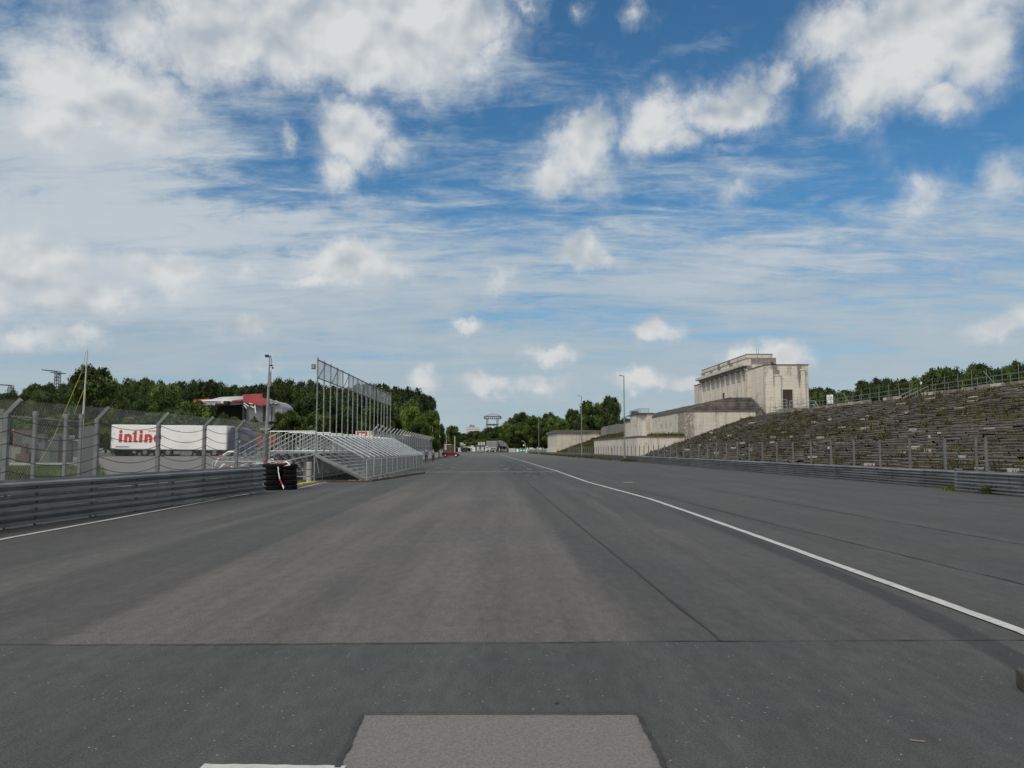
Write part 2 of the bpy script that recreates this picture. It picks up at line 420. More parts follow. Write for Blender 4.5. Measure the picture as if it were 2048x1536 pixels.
    base = MIXC(crk, base, (.03,.03,.03))
    ls = MR(NOISE(P, 1.3, 6, .8), .66, .76, 0, .4)
    base = MIXC(ls, base, (.15,.145,.138))
    L(base, b.inputs['Base Color'])
    b.inputs['Roughness'].default_value = .85; b.inputs['Specular IOR Level'].default_value = .28
    bn = N('ShaderNodeBump'); bn.inputs['Strength'].default_value = .5; bn.inputs['Distance'].default_value = .006
    L(gr, bn.inputs['Height']); L(bn.outputs[0], b.inputs['Normal'])
    mb = MB(); mb.add(vs, fs)
    o = mb.build('road', m, fix=False); tag(o, kind='structure')
make_ground()
PAINT = pm("worn_road_paint", (.40,.40,.385), .14, 9, .7, 0, obj=False, dirt=((.16,.16,.15), .75))
PAINT_Y = pm("worn_yellow_paint", (.55,.44,.26), .2, 5, .7, 0, obj=False, dirt=((.1,.09,.07), .8))
TAR = pm("tar_seam", (.028,.028,.03), .3, 8, .8, obj=False)
PATCH = pm("patched_asphalt", (.135,.129,.123), .24, 60, .88, 0, .25, 240, obj=False, dirt=((.095,.09,.086), .8))
def strip(name, pts, wd, z, mat, jag=0.0, seg=.4):
    # pts world points; a flat ribbon with slightly uneven edges
    mb = MB(); P = []
    for a, b in zip(pts, pts[1:]):
        n = max(1, int((b-a).length/seg))
        P += [a.lerp(b, k/n) for k in range(n)]
    P.append(pts[-1]); vs = []
    for i, p in enumerate(P):
        d = (P[min(i+1, len(P)-1)] - P[max(i-1, 0)]); d.z = 0; d.normalize(); nrm = Vector((-d.y, d.x, 0))
        w1 = wd/2 + random.uniform(-jag, jag); w2 = wd/2 + random.uniform(-jag, jag)
        vs += [(p.x+nrm.x*w1, p.y+nrm.y*w1, gz(p.x,p.y)+z), (p.x-nrm.x*w2, p.y-nrm.y*w2, gz(p.x,p.y)+z)]
    mb.add(vs, [(2*i, 2*i+1, 2*i+3, 2*i+2) for i in range(len(P)-1)])
    return tag(mb.build(name, mat, fix=False), kind='structure')
def jit(pts, a):
    out = [pts[0]]
    for p, q in zip(pts, pts[1:]):
        n = max(2, int((q-p).length/.35)); d = (q-p).normalized(); nr = Vector((-d.y, d.x, 0))
        for k in range(1, n+1):
            t = p.lerp(q, k/n); out.append(t + nr*(mnoise.noise(Vector((t.x*1.3, t.y*1.3, 4)))*a))
    return out
strip('road_seam', jit([G(-260,1291), G(400,1290), G(1024,1286), G(1440,1283), G(2300,1280)], .03), .016, .008, TAR, .006, .1)
strip('road_seam', jit([G(1442,1283), W(1.98,10), W(1.97,20), W(2.05,42)], .02), .03, .008, TAR, .008, .2)
strip('road_seam', jit([W(6.3,7), G(2048,1170), G(1459,1027), W(5.95,34)], .05), .026, .008, TAR, .008, .2)
strip('road_seam', jit([W(9.0,12), W(9.0,20), W(8.9,34)], .06), .028, .008, TAR, .01, .2)
strip('road_seam', jit([G(2090,1007), G(1950,1004), G(1880,1003)], .05), .07, .008, TAR, .03, .2)
wl = [W(4.3,3.6), G(2048,1266), G(1708,1143), G(1536,1081), G(1384,1027), G(1299,998), G(1174,964), G(1110,941), G(1086,934.5), G(1044,921.5), G(999,909)]
strip('road_marking', wl, .135, .012, PAINT, .008, .5)
strip('road_marking', [G(-120,1106), G(0,1080), G(262,1032), G(480,991), G(525,983)], .13, .012, PAINT, .01, .4)
strip('road_marking', [G(594,978), G(640,967), G(662,964)], .10, .012, PAINT, .01, .4)
strip('road_marking', [G(818,944.5), G(1112,944)], .30, .016, PAINT_Y, .03, .3)
strip('road_marking', [G(404,1536.5), G(690,1540)], .055, .012, PAINT, .006, .05)
mb = MB()
for (u, v, l) in [(905,935,.5),(876,935,.5),(913,929,.5),(882,929,.5),(1004,931,.5),(1012,938,.5),(1043,930,.4),(1060,938,.5),(992,924,.5),(1019,921,.5),(930,922,.4),(897,923,.4),(1256,965,.3)]:
    p = G(u, v); mb.box(p.x-.22, p.x+.22, p.y-l*.5, p.y+l*.5, .010, .0125)
tag(mb.build('road_marking', PAINT), kind='structure')
# pale patch with tar joint
a, b, c, d = G(728,1431), G(1275,1430.5), G(1332,1540), G(672,1540)
mb = MB()
pts = []
for p, q in ((a,b),(b,c),(c,d),(d,a)):
    for k in range(14):
        t = p.lerp(q, k/14); r = .006*mnoise.noise(t*9)
        pts.append((t.x+r, t.y+r, .004))
mb.add(pts, [tuple(range(len(pts)))])
tag(mb.build('road_patch', PATCH, fix=False), kind='structure')
strip('road_seam', jit([d, a], .02), .03, .014, TAR, .007, .05)
strip('road_seam', jit([b, c], .02), .03, .014, TAR, .007, .05)
strip('road_seam', jit([a, b], .012), .014, .018, TAR, .004, .05)

# ---------------------------------------------------------------- guard rails
WP = [(0,0),(0,.012),(.13,.022),(.135,.072),(.05,.096),(0,.104),(0,.158),(.13,.168),(.135,.215),(.05,.24),(0,.246),(0,.30)]
def guard_rail(name, path, hscale, side, label, n_beam=3, seglen=4.0, post_step=2.0, group=None):
    """path: world points; side +1: corrugation bulges to the right of travel, -1 left"""
    root = empty(name, path[0], 0, label, 'guard rail', group)
    o0 = Vector(path[0])
    P = [Vector(p) for p in path]
    L_ = [0]
    for p, q in zip(P, P[1:]): L_.append(L_[-1] + (q-p).length)
    def at(s):
        s = max(0, min(L_[-1]-1e-4, s))
        for i in range(len(P)-1):
            if s <= L_[i+1]:
                t = (s-L_[i])/(L_[i+1]-L_[i]); d = (P[i+1]-P[i]).normalized()
                return P[i].lerp(P[i+1], t), d
    pitch = .315*hscale
    for bI in range(n_beam):
        mb = MB(); s = -.3*bI
        while s < L_[-1]:
            e = min(s+seglen, L_[-1]); s0 = max(s, 0)
            if e > s0:
                off = random.uniform(-.006, .006); zz = .03+bI*pitch+random.uniform(-.008, .008)
                c = random.uniform(.82, 1.12); tc_ = (c, c, c*random.uniform(.97,1.03))
                vs = []
                for k in range(2):
                    p, d = at(s0 if k == 0 else e+.06); nr = Vector((d.y, -d.x, 0))*side
                    for (o_, z_) in WP:
                        q = p + nr*(o_+off+.004*k) - o0; vs.append((q.x, q.y, zz+z_*hscale))
                n = len(WP)
                mb.add(vs, [(i, i+1, i+1+n, i+n) for i in range(n-1)], tc_)
                for kk in range(2):
                    p, d = at(s0+1.0+2.0*kk); nr = Vector((d.y, -d.x, 0))*side
                    if s0+1+2*kk < e:
                        q = p + nr*(off+.012) - o0
                        mb.tube((q.x-nr.x*.02, q.y-nr.y*.02, zz+.155*hscale), (q.x+nr.x*.012, q.y+nr.y*.012, zz+.155*hscale), .018, 6, c=(1.7,1.7,1.7))
            s += seglen
        ob = mb.build('rail_beam', RAILM, root, fix=False)
        md = ob.modifiers.new('solid', 'SOLIDIFY'); md.thickness = .004
    s = .5; cnt = 0
    while s < L_[-1] and cnt < 96:
        p, d = at(s); nr = Vector((d.y, -d.x, 0))*side; q = p - nr*.07 - o0
        mb = MB(); mb.cbox(q.x, q.y, .46*hscale+.02, .10, .10, .98*hscale); mb.cbox(q.x+nr.x*.05, q.y+nr.y*.05, .5*hscale, .09, .06, .7*hscale)
        mb.build('post', STEEL_D, root); s += post_step; cnt += 1
    return root
RAILM = pm("rail_steel", (.225,.238,.24), .16, 1.2, .45, .45, dirt=((.15,.14,.12), .6), tint=True)
railL = [Vector((-10.42, 9.0, 0)), G(0,1060), G(262,1023), G(524,985)]
guard_rail('guard_rail', railL, 1.02, 1, 'triple grey guard rail running from the left edge up to the tyre stack')
railR1 = [W(18.85,31.9), W(18.95,40), W(18.9,60), W(19.2,90), W(19.2,146), W(17.8,230), W(16.5,300)]
guard_rail('guard_rail', railR1, .78, -1, 'long grey guard rail along the foot of the stone steps, beyond the gap', seglen=4, post_step=3.0)
railR2 = [W(18.3,20), W(18.05,31.5)]
guard_rail('guard_rail', railR2, .82, -1, 'short grey guard rail at the right edge, nearer side of the gap, weeds in front')
mb = MB(); p = W(18.2, 31.7); mb.box(-.11,.11,-.07,.07,0,.86); mb.box(-.13,.13,-.09,.09,.8,.84)
o = mb.build('rail_end_post', STEEL_D); o.location = p; tag(o, 'dark upright post in the gap between the two right guard rails', 'post')

# ---------------------------------------------------------------- left safety fence
def chainlink(mb, A, B, z0, z1, cell, r, lean=None):
    # diagonal wires both ways, clipped to the panel; A,B world xy; lean(z)->offset vector
    L2 = (B-A).length; d = (B-A).normalized(); H = z1-z0
    lean = lean or (lambda z: Vector((0,0,0)))
    def pt(s, h): q = A + d*s + lean(z0+h); return (q.x, q.y, z0+h)
    k = -H
    while k < L2:
        for sgn in (1, -1):
            if sgn == 1: s0, h0, s1, h1 = k, 0, k+H, H
            else: s0, h0, s1, h1 = k+H, 0, k, H
            # clip in s
            def cl(sa, ha, sb, hb):
                t0, t1 = 0., 1.
                ds = sb-sa
                for lim, sg in ((0, 1), (L2, -1)):
                    fa = (sa-lim)*sg; fb = (sb-lim)*sg
                    if fa < 0 and fb < 0: return None
                    if fa < 0: t0 = max(t0, fa/(fa-fb))
                    if fb < 0: t1 = min(t1, fa/(fa-fb))
                if t0 >= t1: return None
                return (sa+ds*t0, ha+(hb-ha)*t0, sa+ds*t1, ha+(hb-ha)*t1)
            c = cl(s0, h0, s1, h1)
            if c:
                mb.tube(pt(c[0], c[1]), pt(c[2], c[3]), r, 3)
        k += cell
FPOST = pm('dull_fence_post', (.165,.173,.17), .18, 3, .6, .25, dirt=((.11,.11,.1), .5))
MESHM = pm("fence_wire", (.26,.285,.285), .15, 2, .5, .5)
fence = empty('safety_fence', (-10.2,16,0), 0, 'tall grey mesh safety fence with bent post tops behind the left guard rail', 'fence')
fo = Vector((-10.2,16,0))
FD = [12.7,16.2,19.8,23.2,26.7,29.9,33.2]
FU = [-200,14,195,318,410,475,531]
fpos = []
for D, u in zip(FD, FU):
    x = -10.45 if u < 0 else PX(u, 950, D).x
    fpos.append(Vector((x, D, 0)))
for i, u in enumerate(FU):
    D = FD[i]
    for _ in range(8):
        x = -10.0+(D-16.0)*.8/14.2-.22
        if u > 0: D = F*x/(u-CX)*1.0
    fpos[i] = Vector((x, D, 0))
fpos[6] = Vector((PX(531,950,33.6).x, 33.6, 0))
for q in fpos:
    mb = MB(); p = q-fo
    mb.box(p.x-.047, p.x+.047, p.y-.045, p.y+.045, 0, 2.33)
    mb.bar((p.x, p.y, 2.30), (p.x+.27, p.y, 2.60), .08, .08)
    for z in (1.05,1.3,1.62,1.95,2.2): mb.cbox(p.x+.062, p.y, z, .02, .04, .03)
    mb.build('post', FPOST, fence)
mb = MB()
for a, b in zip(fpos, fpos[1:]):
    a2, b2 = a-fo+Vector((.03,0,0)), b-fo+Vector((.03,0,0))
    chainlink(mb, a2, b2, .85, 2.30, .085, .0017)
    lean = lambda z: Vector(((z-2.30)*.9, 0, 0))
    chainlink(mb, a2, b2, 2.30, 2.58, .085, .0019, lean)
mb.build('wire_mesh', MESHM, fence, fix=False)
for z, sag in ((1.16,.17),(1.42,.18),(1.72,.17),(1.98,.19),(2.24,.15)):
    mb = MB()
    for a, b in zip(fpos, fpos[1:]):
        prev = None
        for k in range(13):
            t = k/12; q = a.lerp(b, t)-fo; zz = z - sag*4*t*(1-t); cur = (q.x+.07, q.y, zz)
            if prev: mb.tube(prev, cur, .0085, 5)
            prev = cur
    mb.build('sagging_cable', BLACK, fence, fix=False)

# red and white barrier tape
TAPE = pm("barrier_tape", (.8,.8,.8), .04, 5, .5, tint=True)
def tape(label, pts, wd=.045, wave=.035):
    P = [Vector(p) for p in pts]; root0 = P[0]
    mb = MB(); Q = []
    for a, b in zip(P, P[1:]):
        n = max(2, int((b-a).length/.06))
        Q += [a.lerp(b, k/n) for k in range(n)]
    Q.append(P[-1]); vs = []; dist = 0; cs = []
    for i, q in enumerate(Q):
        j = Vector((mnoise.noise(q*5), mnoise.noise(q*5+Vector((9,0,0))), mnoise.noise(q*5+Vector((0,7,0)))))*wave
        tw = mnoise.noise(q*2.2+Vector((3,3,3)))*3.0
        o_ = Vector((math.sin(tw)*.5, math.cos(tw)*.3, .9)).normalized()*wd/2
        vs += [q+j-o_-root0, q+j+o_-root0]
    for i in range(len(Q)-1):
        cs.append((1,.98,.95) if (i/5) % 2 < 1.25 else (.62,.09,.09))
    for i, c in enumerate(cs):
        mb.add([vs[2*i], vs[2*i+1], vs[2*i+3], vs[2*i+2]], [(0,1,3,2)] if False else [(0,1,2,3)], c)
    o = mb.build('barrier_tape', TAPE, fix=False); o.location = root0
    return tag(o, label, 'barrier tape')
def U(u, v, D): return PX(u, v, D)
tape('torn red and white tape draped over the crowd barrier behind the fence', [U(428,940,30), U(431,925,30), U(442,912,30), U(456,903,30), U(468,903,29.9), U(476,911,29.8), U(474,922,29.8), U(470,932,29.8)])
tape('short red and white tape end hanging above the guard rail', [U(428,943,29), U(436,938,29), U(447,929,29), U(458,930,29), U(464,934,29)])
tape('red and white tape bunched on top of the tyre stack', [U(505,932,31), U(520,928,31.2), U(532,922,31.4), U(545,917,31.6), U(550,925,31.6), U(562,926,31.6), U(572,923,31.7), U(580,929,31.6), U(568,932,31.6)])
tape('loose red and white tape looping round the fence foot by the tyres', [U(470,933,30.2), U(498,927,30.4), U(530,925,30.8), U(545,922,31), U(556,927,31.3)])
tape('thin white tape strand hanging down left of the tyre stack', [U(517,932,30.4), U(512,942,30.3), U(505,952,30.3), U(500,961,30.2)], .04)
tape('tape strip hanging down the left side of the tyre stack', [U(522,955,31.2), U(525,963,31.1), U(528,972,31.1)], .05)
tape('long tape strip hanging down the middle of the tyre stack', [U(556,933,31.35), U(557,945,31.32), U(560,958,31.3), U(563,966,31.3), U(568,977,31.25)], .06, .015)

# ---------------------------------------------------------------- tyres
def tyre_mesh():
    mb = MB(); prof = []
    R_, r_, h = .345, .20, .195
    for (a, z) in [(r_,.03),(r_+.05,.0),(R_-.05,0),(R_-.015,.02),(R_,.05),(R_,.07),(R_-.012,.072),(R_-.012,.085),(R_,.087),(R_,.108),(R_-.012,.11),(R_-.012,.123),(R_,.125),(R_,.145),(R_-.015,.175),(R_-.05,h),(r_+.05,h),(r_,.165),(r_-.01,.10)]:
        prof.append((a, z))
    n = 28; vs = []
    for (r, z) in prof:
        for k in range(n):
            t = 2*math.pi*k/n; vs.append((r*math.cos(t), r*math.sin(t), z))
    m = len(prof)
    fs = [(i*n+k, i*n+(k+1)%n, ((i+1)%m)*n+(k+1)%n, ((i+1)%m)*n+k) for i in range(m) for k in range(n)]
    mb.add(vs, fs); return mb
t0 = tyre_mesh().build('tyre', RUBBER, smooth=False)
cols = [('left column', G(541,980)), ('right column', G(576,979)), ('rear left column', G(541,980)+Vector((-.22,.72,0))), ('rear right column', G(576,979)+Vector((-.20,.70,0)))]
names = ['bottom tyre', 'second tyre from the ground', 'middle tyre', 'second tyre from the top', 'top tyre']
first = True
for ci, (cn, c) in enumerate(cols):
    for k in range(5):
        o = t0 if first else t0.copy()
        if not first: col.objects.link(o)
        first = False
        o.location = (c.x+random.uniform(-.02,.02), c.y+random.uniform(-.02,.02), .203*k)
        o.rotation_euler = (0,0,random.uniform(0,6))
        tag(o, 'black %s in the %s of the tyre stack' % (names[k], cn), 'tyre', 'tyres stacked at the guard rail end')

# pillar of banded drums + yellow kerb
q = G(617.5, 965)
mb = MB(); mb.lathe([(.12,0),(.12,.30),(.125,.301),(.125,.315),(.12,.316),(.12,.62),(.125,.621),(.125,.635),(.12,.636),(.12,.96),(.10,.98)], 0, 0, 20)
o = mb.build('bollard', CONC); o.location = q
tag(o, 'round pale grey bollard with dark bands between tyre stack and stair frame', 'bollard')
mb = MB()
for z in (.305,.628): mb.lathe([(.128,z-.012),(.128,z+.012)], 0, 0, 20)
mb.build('band', BLACK, o)
mb = MB(); a = G(600,969); b = G(630,965)
mb.bar((0,0,.03), tuple((b-a)+Vector((0,0,.03))), .22, .05)
o = mb.build('kerb', YELLOW); o.location = a; tag(o, 'yellow painted kerb strip beside the tyre stack', 'kerb')
# ================================================================ STAIR PLATFORM (steel stand crossing the pit wall)
SX0, SX1, SX2, SX3 = -7.55, -10.05, -12.35, -15.2     # right foot, platform right/left, left foot
SY0, SY1, PH = 42.0, 69.4, 1.42
st = empty('stair_platform', (-10, 42, 0), 0, 'long galvanised steel stair platform with sloping handrails beside the track', 'stair platform')
def OF(mb_): mb_.xf = lambda x, y, z: (x+10, y-42, z); return mb_
TREADM = pm('tread_steel', (.36,.39,.41), .12, 5, .4, .4, tint=True)
NB = 17; SPC = (SY1-SY0)/(NB-1)
for k in range(8):
    z = PH - .165*k - .02; x = SX1 + .29*k
    mb = OF(MB())
    for j in range(NB-1):
        y = SY0+SPC*j; c = random.uniform(.88,1.1)
        mb.box(x+.02, x+.27, y+.03, y+SPC-.03, z-.035+random.uniform(-.003,.003), z, (c,c,c))
    mb.build('tread', TREADM, st)
for k in range(8):
    z = PH - .165*k - .02; x = SX2 - .33*k
    mb = OF(MB())
    for j in range(NB-1):
        y = SY0+SPC*j
        mb.box(x-.30, x-.02, y+.03, y+SPC-.03, z-.035, z)
    mb.build('tread', STEEL, st)
mb = OF(MB())
for j in range(NB-1):
    for i in range(8):
        x = SX2 + (SX1-SX2)*i/8; mb.box(x+.01, x+.277, SY0+SPC*j+.02, SY0+SPC*(j+1)-.02, PH-.05, PH)
mb.build('deck', STEEL, st)
for k in range(NB):
    y = SY0+SPC*k
    # stringer right
    mb = OF(MB()); mb.bar((SX1, y, PH-.12), (SX0+.1, y, .03), .04, .20); mb.build('stringer', STEEL, st)
    mb = OF(MB()); mb.bar((SX2, y, PH-.12), (SX3, y, .0), .04, .16); mb.build('stringer', STEEL, st)
    # handrail right: slope
    mb = OF(MB())
    a = Vector((SX1, y, PH+1.06)); b = Vector((SX0, y, 1.16))
    mb.tube(a, b, .032, 6); mb.build('top_rail', STEEL_L, st); mb = OF(MB()); mb.tube(a-Vector((0,0,.45)), b-Vector((0,0,.45)), .014, 5); mb.tube(a-Vector((0,0,.92)), b-Vector((0,0,.95)), .016, 5)
    mb.tube(a, a-Vector((0,0,1.1)), .022, 6); mb.tube(b, (b.x, b.y, .0), .022, 6)
    for i in range(1, 10):
        t = i/10; p = a.lerp(b, t); mb.tube(p, p-Vector((0,0,.93)), .009, 4)
    mb.build('handrail', STEEL, st)
    mb = OF(MB())
    a = Vector((SX2, y, PH+1.08)); b = Vector((SX3, y, .95))
    mb.tube(a, b, .024, 6); mb.tube(a-Vector((0,0,.5)), b-Vector((0,0,.45)), .014, 5); mb.tube(a-Vector((0,0,.95)), b-Vector((0,0,.9)), .016, 5)
    mb.tube(a, a-Vector((0,0,1.1)), .022, 6); mb.tube(b, (b.x, b.y, 0), .022, 6)
    for i in range(1, 11):
        t = i/11; p = a.lerp(b, t); mb.tube(p, p-Vector((0,0,.93)), .009, 4)
    mb.build('handrail', STEEL, st)
    # legs
    mb = OF(MB())
    for x in (SX1, SX2, (SX1+SX2)/2): mb.tube((x, y, 0), (x, y, PH-.05), .024, 6)
    mb.tube((SX2, y, .25), (SX1, y, PH-.1), .017, 5) if k % 2 == 0 else mb.tube((SX1, y, .25), (SX2, y, PH-.1), .017, 5)
    mb.tube((SX2, y, .2), (SX1, y, .2), .017, 5)
    mb.build('scaffold_leg', STEEL, st)
for y in [SY0-.02] + [SY0+SPC*k+.06 for k in (2,4,6,8,10,12,14)] + [SY1+.02]:
    mb = OF(MB())
    mb.tube((SX2, y, PH+1.08), (SX1, y, PH+1.08), .024, 6); mb.tube((SX2, y, PH+.08), (SX1, y, PH+.08), .016, 5)
    for i in range(13): x = SX2+(SX1-SX2)*i/12; mb.tube((x, y, PH), (x, y, PH+1.08), .010 if i % 4 else .02, 4)
    mb.build('guard_panel', STEEL_L, st)
# big diagonal struts at the near end
mb = OF(MB()); mb.bar((SX1+.05, SY0-.08, PH-.08), (SX2-.9, SY0-.08, .62), .07, .07)
mb.bar((SX1+.02, SY0-.1, PH-.1), (SX0+.28, SY0-.1, .06), .06, .16); mb.bar((SX1, SY0-.1, 0), (SX1, SY0-.1, PH), .06)
mb.bar((SX1+.25, SY0-.05, .35), (SX1+.06, SY0-.05, 1.2), .03)
mb.build('end_brace', STEEL, st)

# crowd barriers in front
def crowd_barrier():
    mb = MB()
    Lb, H = 2.35, 1.08
    mb.tube((0,0,.12), (0,0,H), .019, 6); mb.tube((0,Lb,.12), (0,Lb,H), .019, 6); mb.tube((0,0,H), (0,Lb,H), .021, 6); mb.tube((0,0,.16), (0,Lb,.16), .017, 6)
    fr = mb
    root = empty('crowd_barrier', (0,0,0))
    fr.build('frame', STEEL_L, root)
    mb = MB()
    for i in range(1, 18): y = Lb*i/18; mb.tube((0,y,.16), (0,y,H), .0075, 4)
    mb.build('bars', STEEL, root)
    for y in (.25, Lb-.25):
        mb = MB(); mb.bar((-.22,y,.02), (.30,y,.02), .05, .02); mb.bar((0,y,.02), (0,y,.18), .03); mb.build('foot', STEEL_D, root)
    return root
cb = crowd_barrier(); A0, B0 = G(733,962), G(845,935.5)
nb = 12; dirn = (B0-A0); ang = -math.atan2(dirn.x, dirn.y)
ords = ['nearest','second','third','fourth','fifth','sixth','seventh','eighth','ninth','tenth','eleventh','farthest']
for i in range(nb):
    o = cb if i == 0 else copy_tree(cb)
    p = A0 + dirn*(i/nb); o.location = p; o.rotation_euler = (0,0,ang+random.uniform(-.012,.012)); o.scale = (1, dirn.length/nb/2.38, 1)
    tag(o, '%s steel crowd barrier in the row along the foot of the stair platform' % ords[i], 'crowd barrier', 'crowd barriers along the stair platform')
mb = MB()
for i in range(40):
    t = random.random(); p = A0.lerp(A0+Vector((-1.0,.3,0)), t) if i < 14 else A0.lerp(B0, random.random()**2*.5)
    mb.cbox(p.x+random.uniform(-.2,.5), p.y+random.uniform(-.3,.3), .02, random.uniform(.05,.2), random.uniform(.04,.12), .03, random.choice([(.5,.35,.22),(.3,.2,.14),(.5,.48,.44)]))
tag(mb.build('timber_scraps', TINT), 'scattered timber scraps and rubble at the near foot of the stair platform', 'rubble', kind='stuff')
mb = MB(); q0 = G(645,966); q1 = G(738,964); mb.bar((q0.x,q0.y+.7,.04), (q1.x,q1.y,.04), .14, .08)
mb.bar((q1.x+.05,q1.y+.3,.05), (q1.x+1.2,q1.y+14,.05), .10, .10)
o = mb.build('base_beam', BARK); tag(o, 'dark timber base beam lying under the near end of the stair platform', 'beam')
# ---- mesh screen on poles
scn = empty('banner_frame', (-10.1, 42.4, 0), 0, 'tall scaffold frame carrying a translucent grey mesh banner above the stair platform', 'banner frame')
POSTM = pm("grey_green_tube", (.21,.235,.22), .25, 5, .5, .3, dirt=((.12,.11,.09), .5))
ys = [42.4+1.6*k for k in range(17)]
for k, y in enumerate(ys):
    mb = MB(); lx = random.uniform(-.04,.04)
    mb.tube((0,y-42.4,.9), (lx,y-42.4,6.22), .033, 7); mb.tube((lx,y-42.4,5.1), (lx,y-42.4,6.36-.02*k), .042, 7)
    for z in (2.2,3.3,4.4,5.3): mb.tube((0,y-42.4,z), (0,y-42.4,z+.07), .043, 7)
    mb.build('pole', POSTM, scn)
mb = MB()
z0b = 5.28; z1b = 6.22
mb.tube((.02,-.1,z1b), (.02,25.7,z1b-.12), .035, 6); mb.tube((.02,-.1,z0b), (.02,25.7,z0b-.12), .03, 6)
for k in range(0, 16, 2): mb.tube((.06,1.6*k,z0b), (.06,1.6*(k+1),z1b-.05), .027, 6)
mb.build('cross_rail', STEEL_D, scn)
m, b = newmat("banner_mesh")
b.inputs['Base Color'].default_value = (.46,.5,.53,1); b.inputs['Roughness'].default_value = .9
tp = N('ShaderNodeBsdfTransparent'); mx = N('ShaderNodeMixShader'); 
tcx = N('ShaderNodeTexCoord'); fac = MR(NOISE(tcx.outputs['Object'], 1.2, 4, .6), .3, .7, .40, .62)
L(fac, mx.inputs[0]); L(tp.outputs[0], mx.inputs[1]); L(b.outputs[0], mx.inputs[2]); L(mx.outputs[0], nt.nodes['Material Output'].inputs[0])
BAN = m
for (k0, k1, s0, s1) in ((0,3.75,0,.35),(5.0,8.0,.4,0),(8.15,11.4,0,0),(11.6,16,0,0)):
    mb = MB(); n = max(4, int((k1-k0)*4)); vs = []
    for i in range(n+1):
        t = i/n; y = 1.6*(k0+(k1-k0)*t)
        zt = z1b-.04-.005*y; zb = z0b+.02-.005*y; zm = (zt+zb)/2
        sh0 = s0*(1-t)**6; sh1 = s1*t**6
        vs += [(.0, y, zb+0*sh0), (.03*math.sin(y*2.1)+.02, y+sh0*0.6-sh1*.6, zm), (0, y, zt)]
    fs = []
    for i in range(n): fs += [(3*i,3*i+3,3*i+4,3*i+1), (3*i+1,3*i+4,3*i+5,3*i+2)]
    mb.add(vs, fs); mb.build('mesh_banner', BAN, scn, fix=False)
mb = MB(); mb.cbox(-.20,-.05,5.86,.18,.14,.26); mb.build('floodlight', BLACK, scn)
mb = MB(); mb.bar((-.12,-.05,5.86), (0,0,5.86), .03); mb.cbox(-.2,-.13,5.86,.14,.015,.2); mb.build('floodlight_bracket', STEEL, scn)
mb = MB(); mb.prism([(14.2,5.15),(14.28,4.35),(14.55,4.1),(14.75,4.4),(14.7,5.12)], 'x', -.02, .02); mb.build('hanging_rag', GREYW, scn)

# ---- pit wall with fence beyond
WX = -9.2
pw = empty('pit_wall', tuple(W(WX, 43)), 0, 'long low pale concrete wall with tall grey screened fence on top, beyond the stair platform', 'wall')
o0 = W(WX, 43)
mb = MB(); n = 34; yy = [43+(181-43)*i/n for i in range(n+1)]
for i in range(n):
    a, b_ = W(WX, yy[i]+.03)-o0, W(WX, yy[i+1]-.03)-o0
    c = random.uniform(.9,1.1) if i > 6 else random.uniform(.6,.75)
    H = 1.30
    mb.add([(a.x,a.y,0),(b_.x,b_.y,0),(b_.x-.3,b_.y,0),(a.x-.3,a.y,0),(a.x-.06,a.y,H),(b_.x-.06,b_.y,H),(b_.x-.24,b_.y,H),(a.x-.24,a.y,H)],
           [(0,3,2,1),(4,5,6,7),(0,1,5,4),(1,2,6,5),(2,3,7,6),(3,0,4,7)], (c,c,c))
CONCT = pm("pale_concrete", (.54,.52,.50), .1, 1.2, .85, 0, .2, 25, tint=True, dirt=((.24,.23,.2), .5), zs=.4)
mb.build('concrete_wall', CONCT, pw)
m, b = newmat("fence_screen")
b.inputs['Base Color'].default_value = (.20,.222,.228,1); b.inputs['Roughness'].default_value = .8
tp = N('ShaderNodeBsdfTransparent'); mx = N('ShaderNodeMixShader'); tcx = N('ShaderNodeTexCoord')
L(MR(NOISE(tcx.outputs['Object'], .6, 4, .6), .3, .7, .74, .9), mx.inputs[0]); L(tp.outputs[0], mx.inputs[1]); L(b.outputs[0], mx.inputs[2]); L(mx.outputs[0], nt.nodes['Material Output'].inputs[0])
SCR = m
mb = MB()
for i in range(46):
    ya, yb = 68+i*2.45, 68+(i+1)*2.45
    a, b_ = W(WX+.02-.15, ya)-o0, W(WX+.02-.15, yb)-o0
    mb.quad((a.x,a.y,1.28),(b_.x,b_.y,1.28),(b_.x,b_.y,3.15),(a.x,a.y,3.15))
mb.build('fence_screen', SCR, pw, fix=False)
POSTW = pm("pale_post", (.30,.325,.325), .12, 3, .6, .2)
for i in range(38):
    D = 68+i*3.0; p = W(WX, D)-o0; mb = MB()
    mb.bar((p.x-.05,p.y,1.2), (p.x-.05,p.y,3.15), .11); mb.bar((p.x-.05,p.y,3.12), (p.x+.40,p.y,3.62), .11)
    mb.build('fence_post', POSTW, pw)
for z in (3.12,1.9):
    mb = MB(); a, b_ = W(WX, 68)-o0, W(WX, 181)-o0; mb.tube((a.x,a.y,z), (b_.x,b_.y,z), .03, 5); mb.build('fence_rail', STEEL, pw)

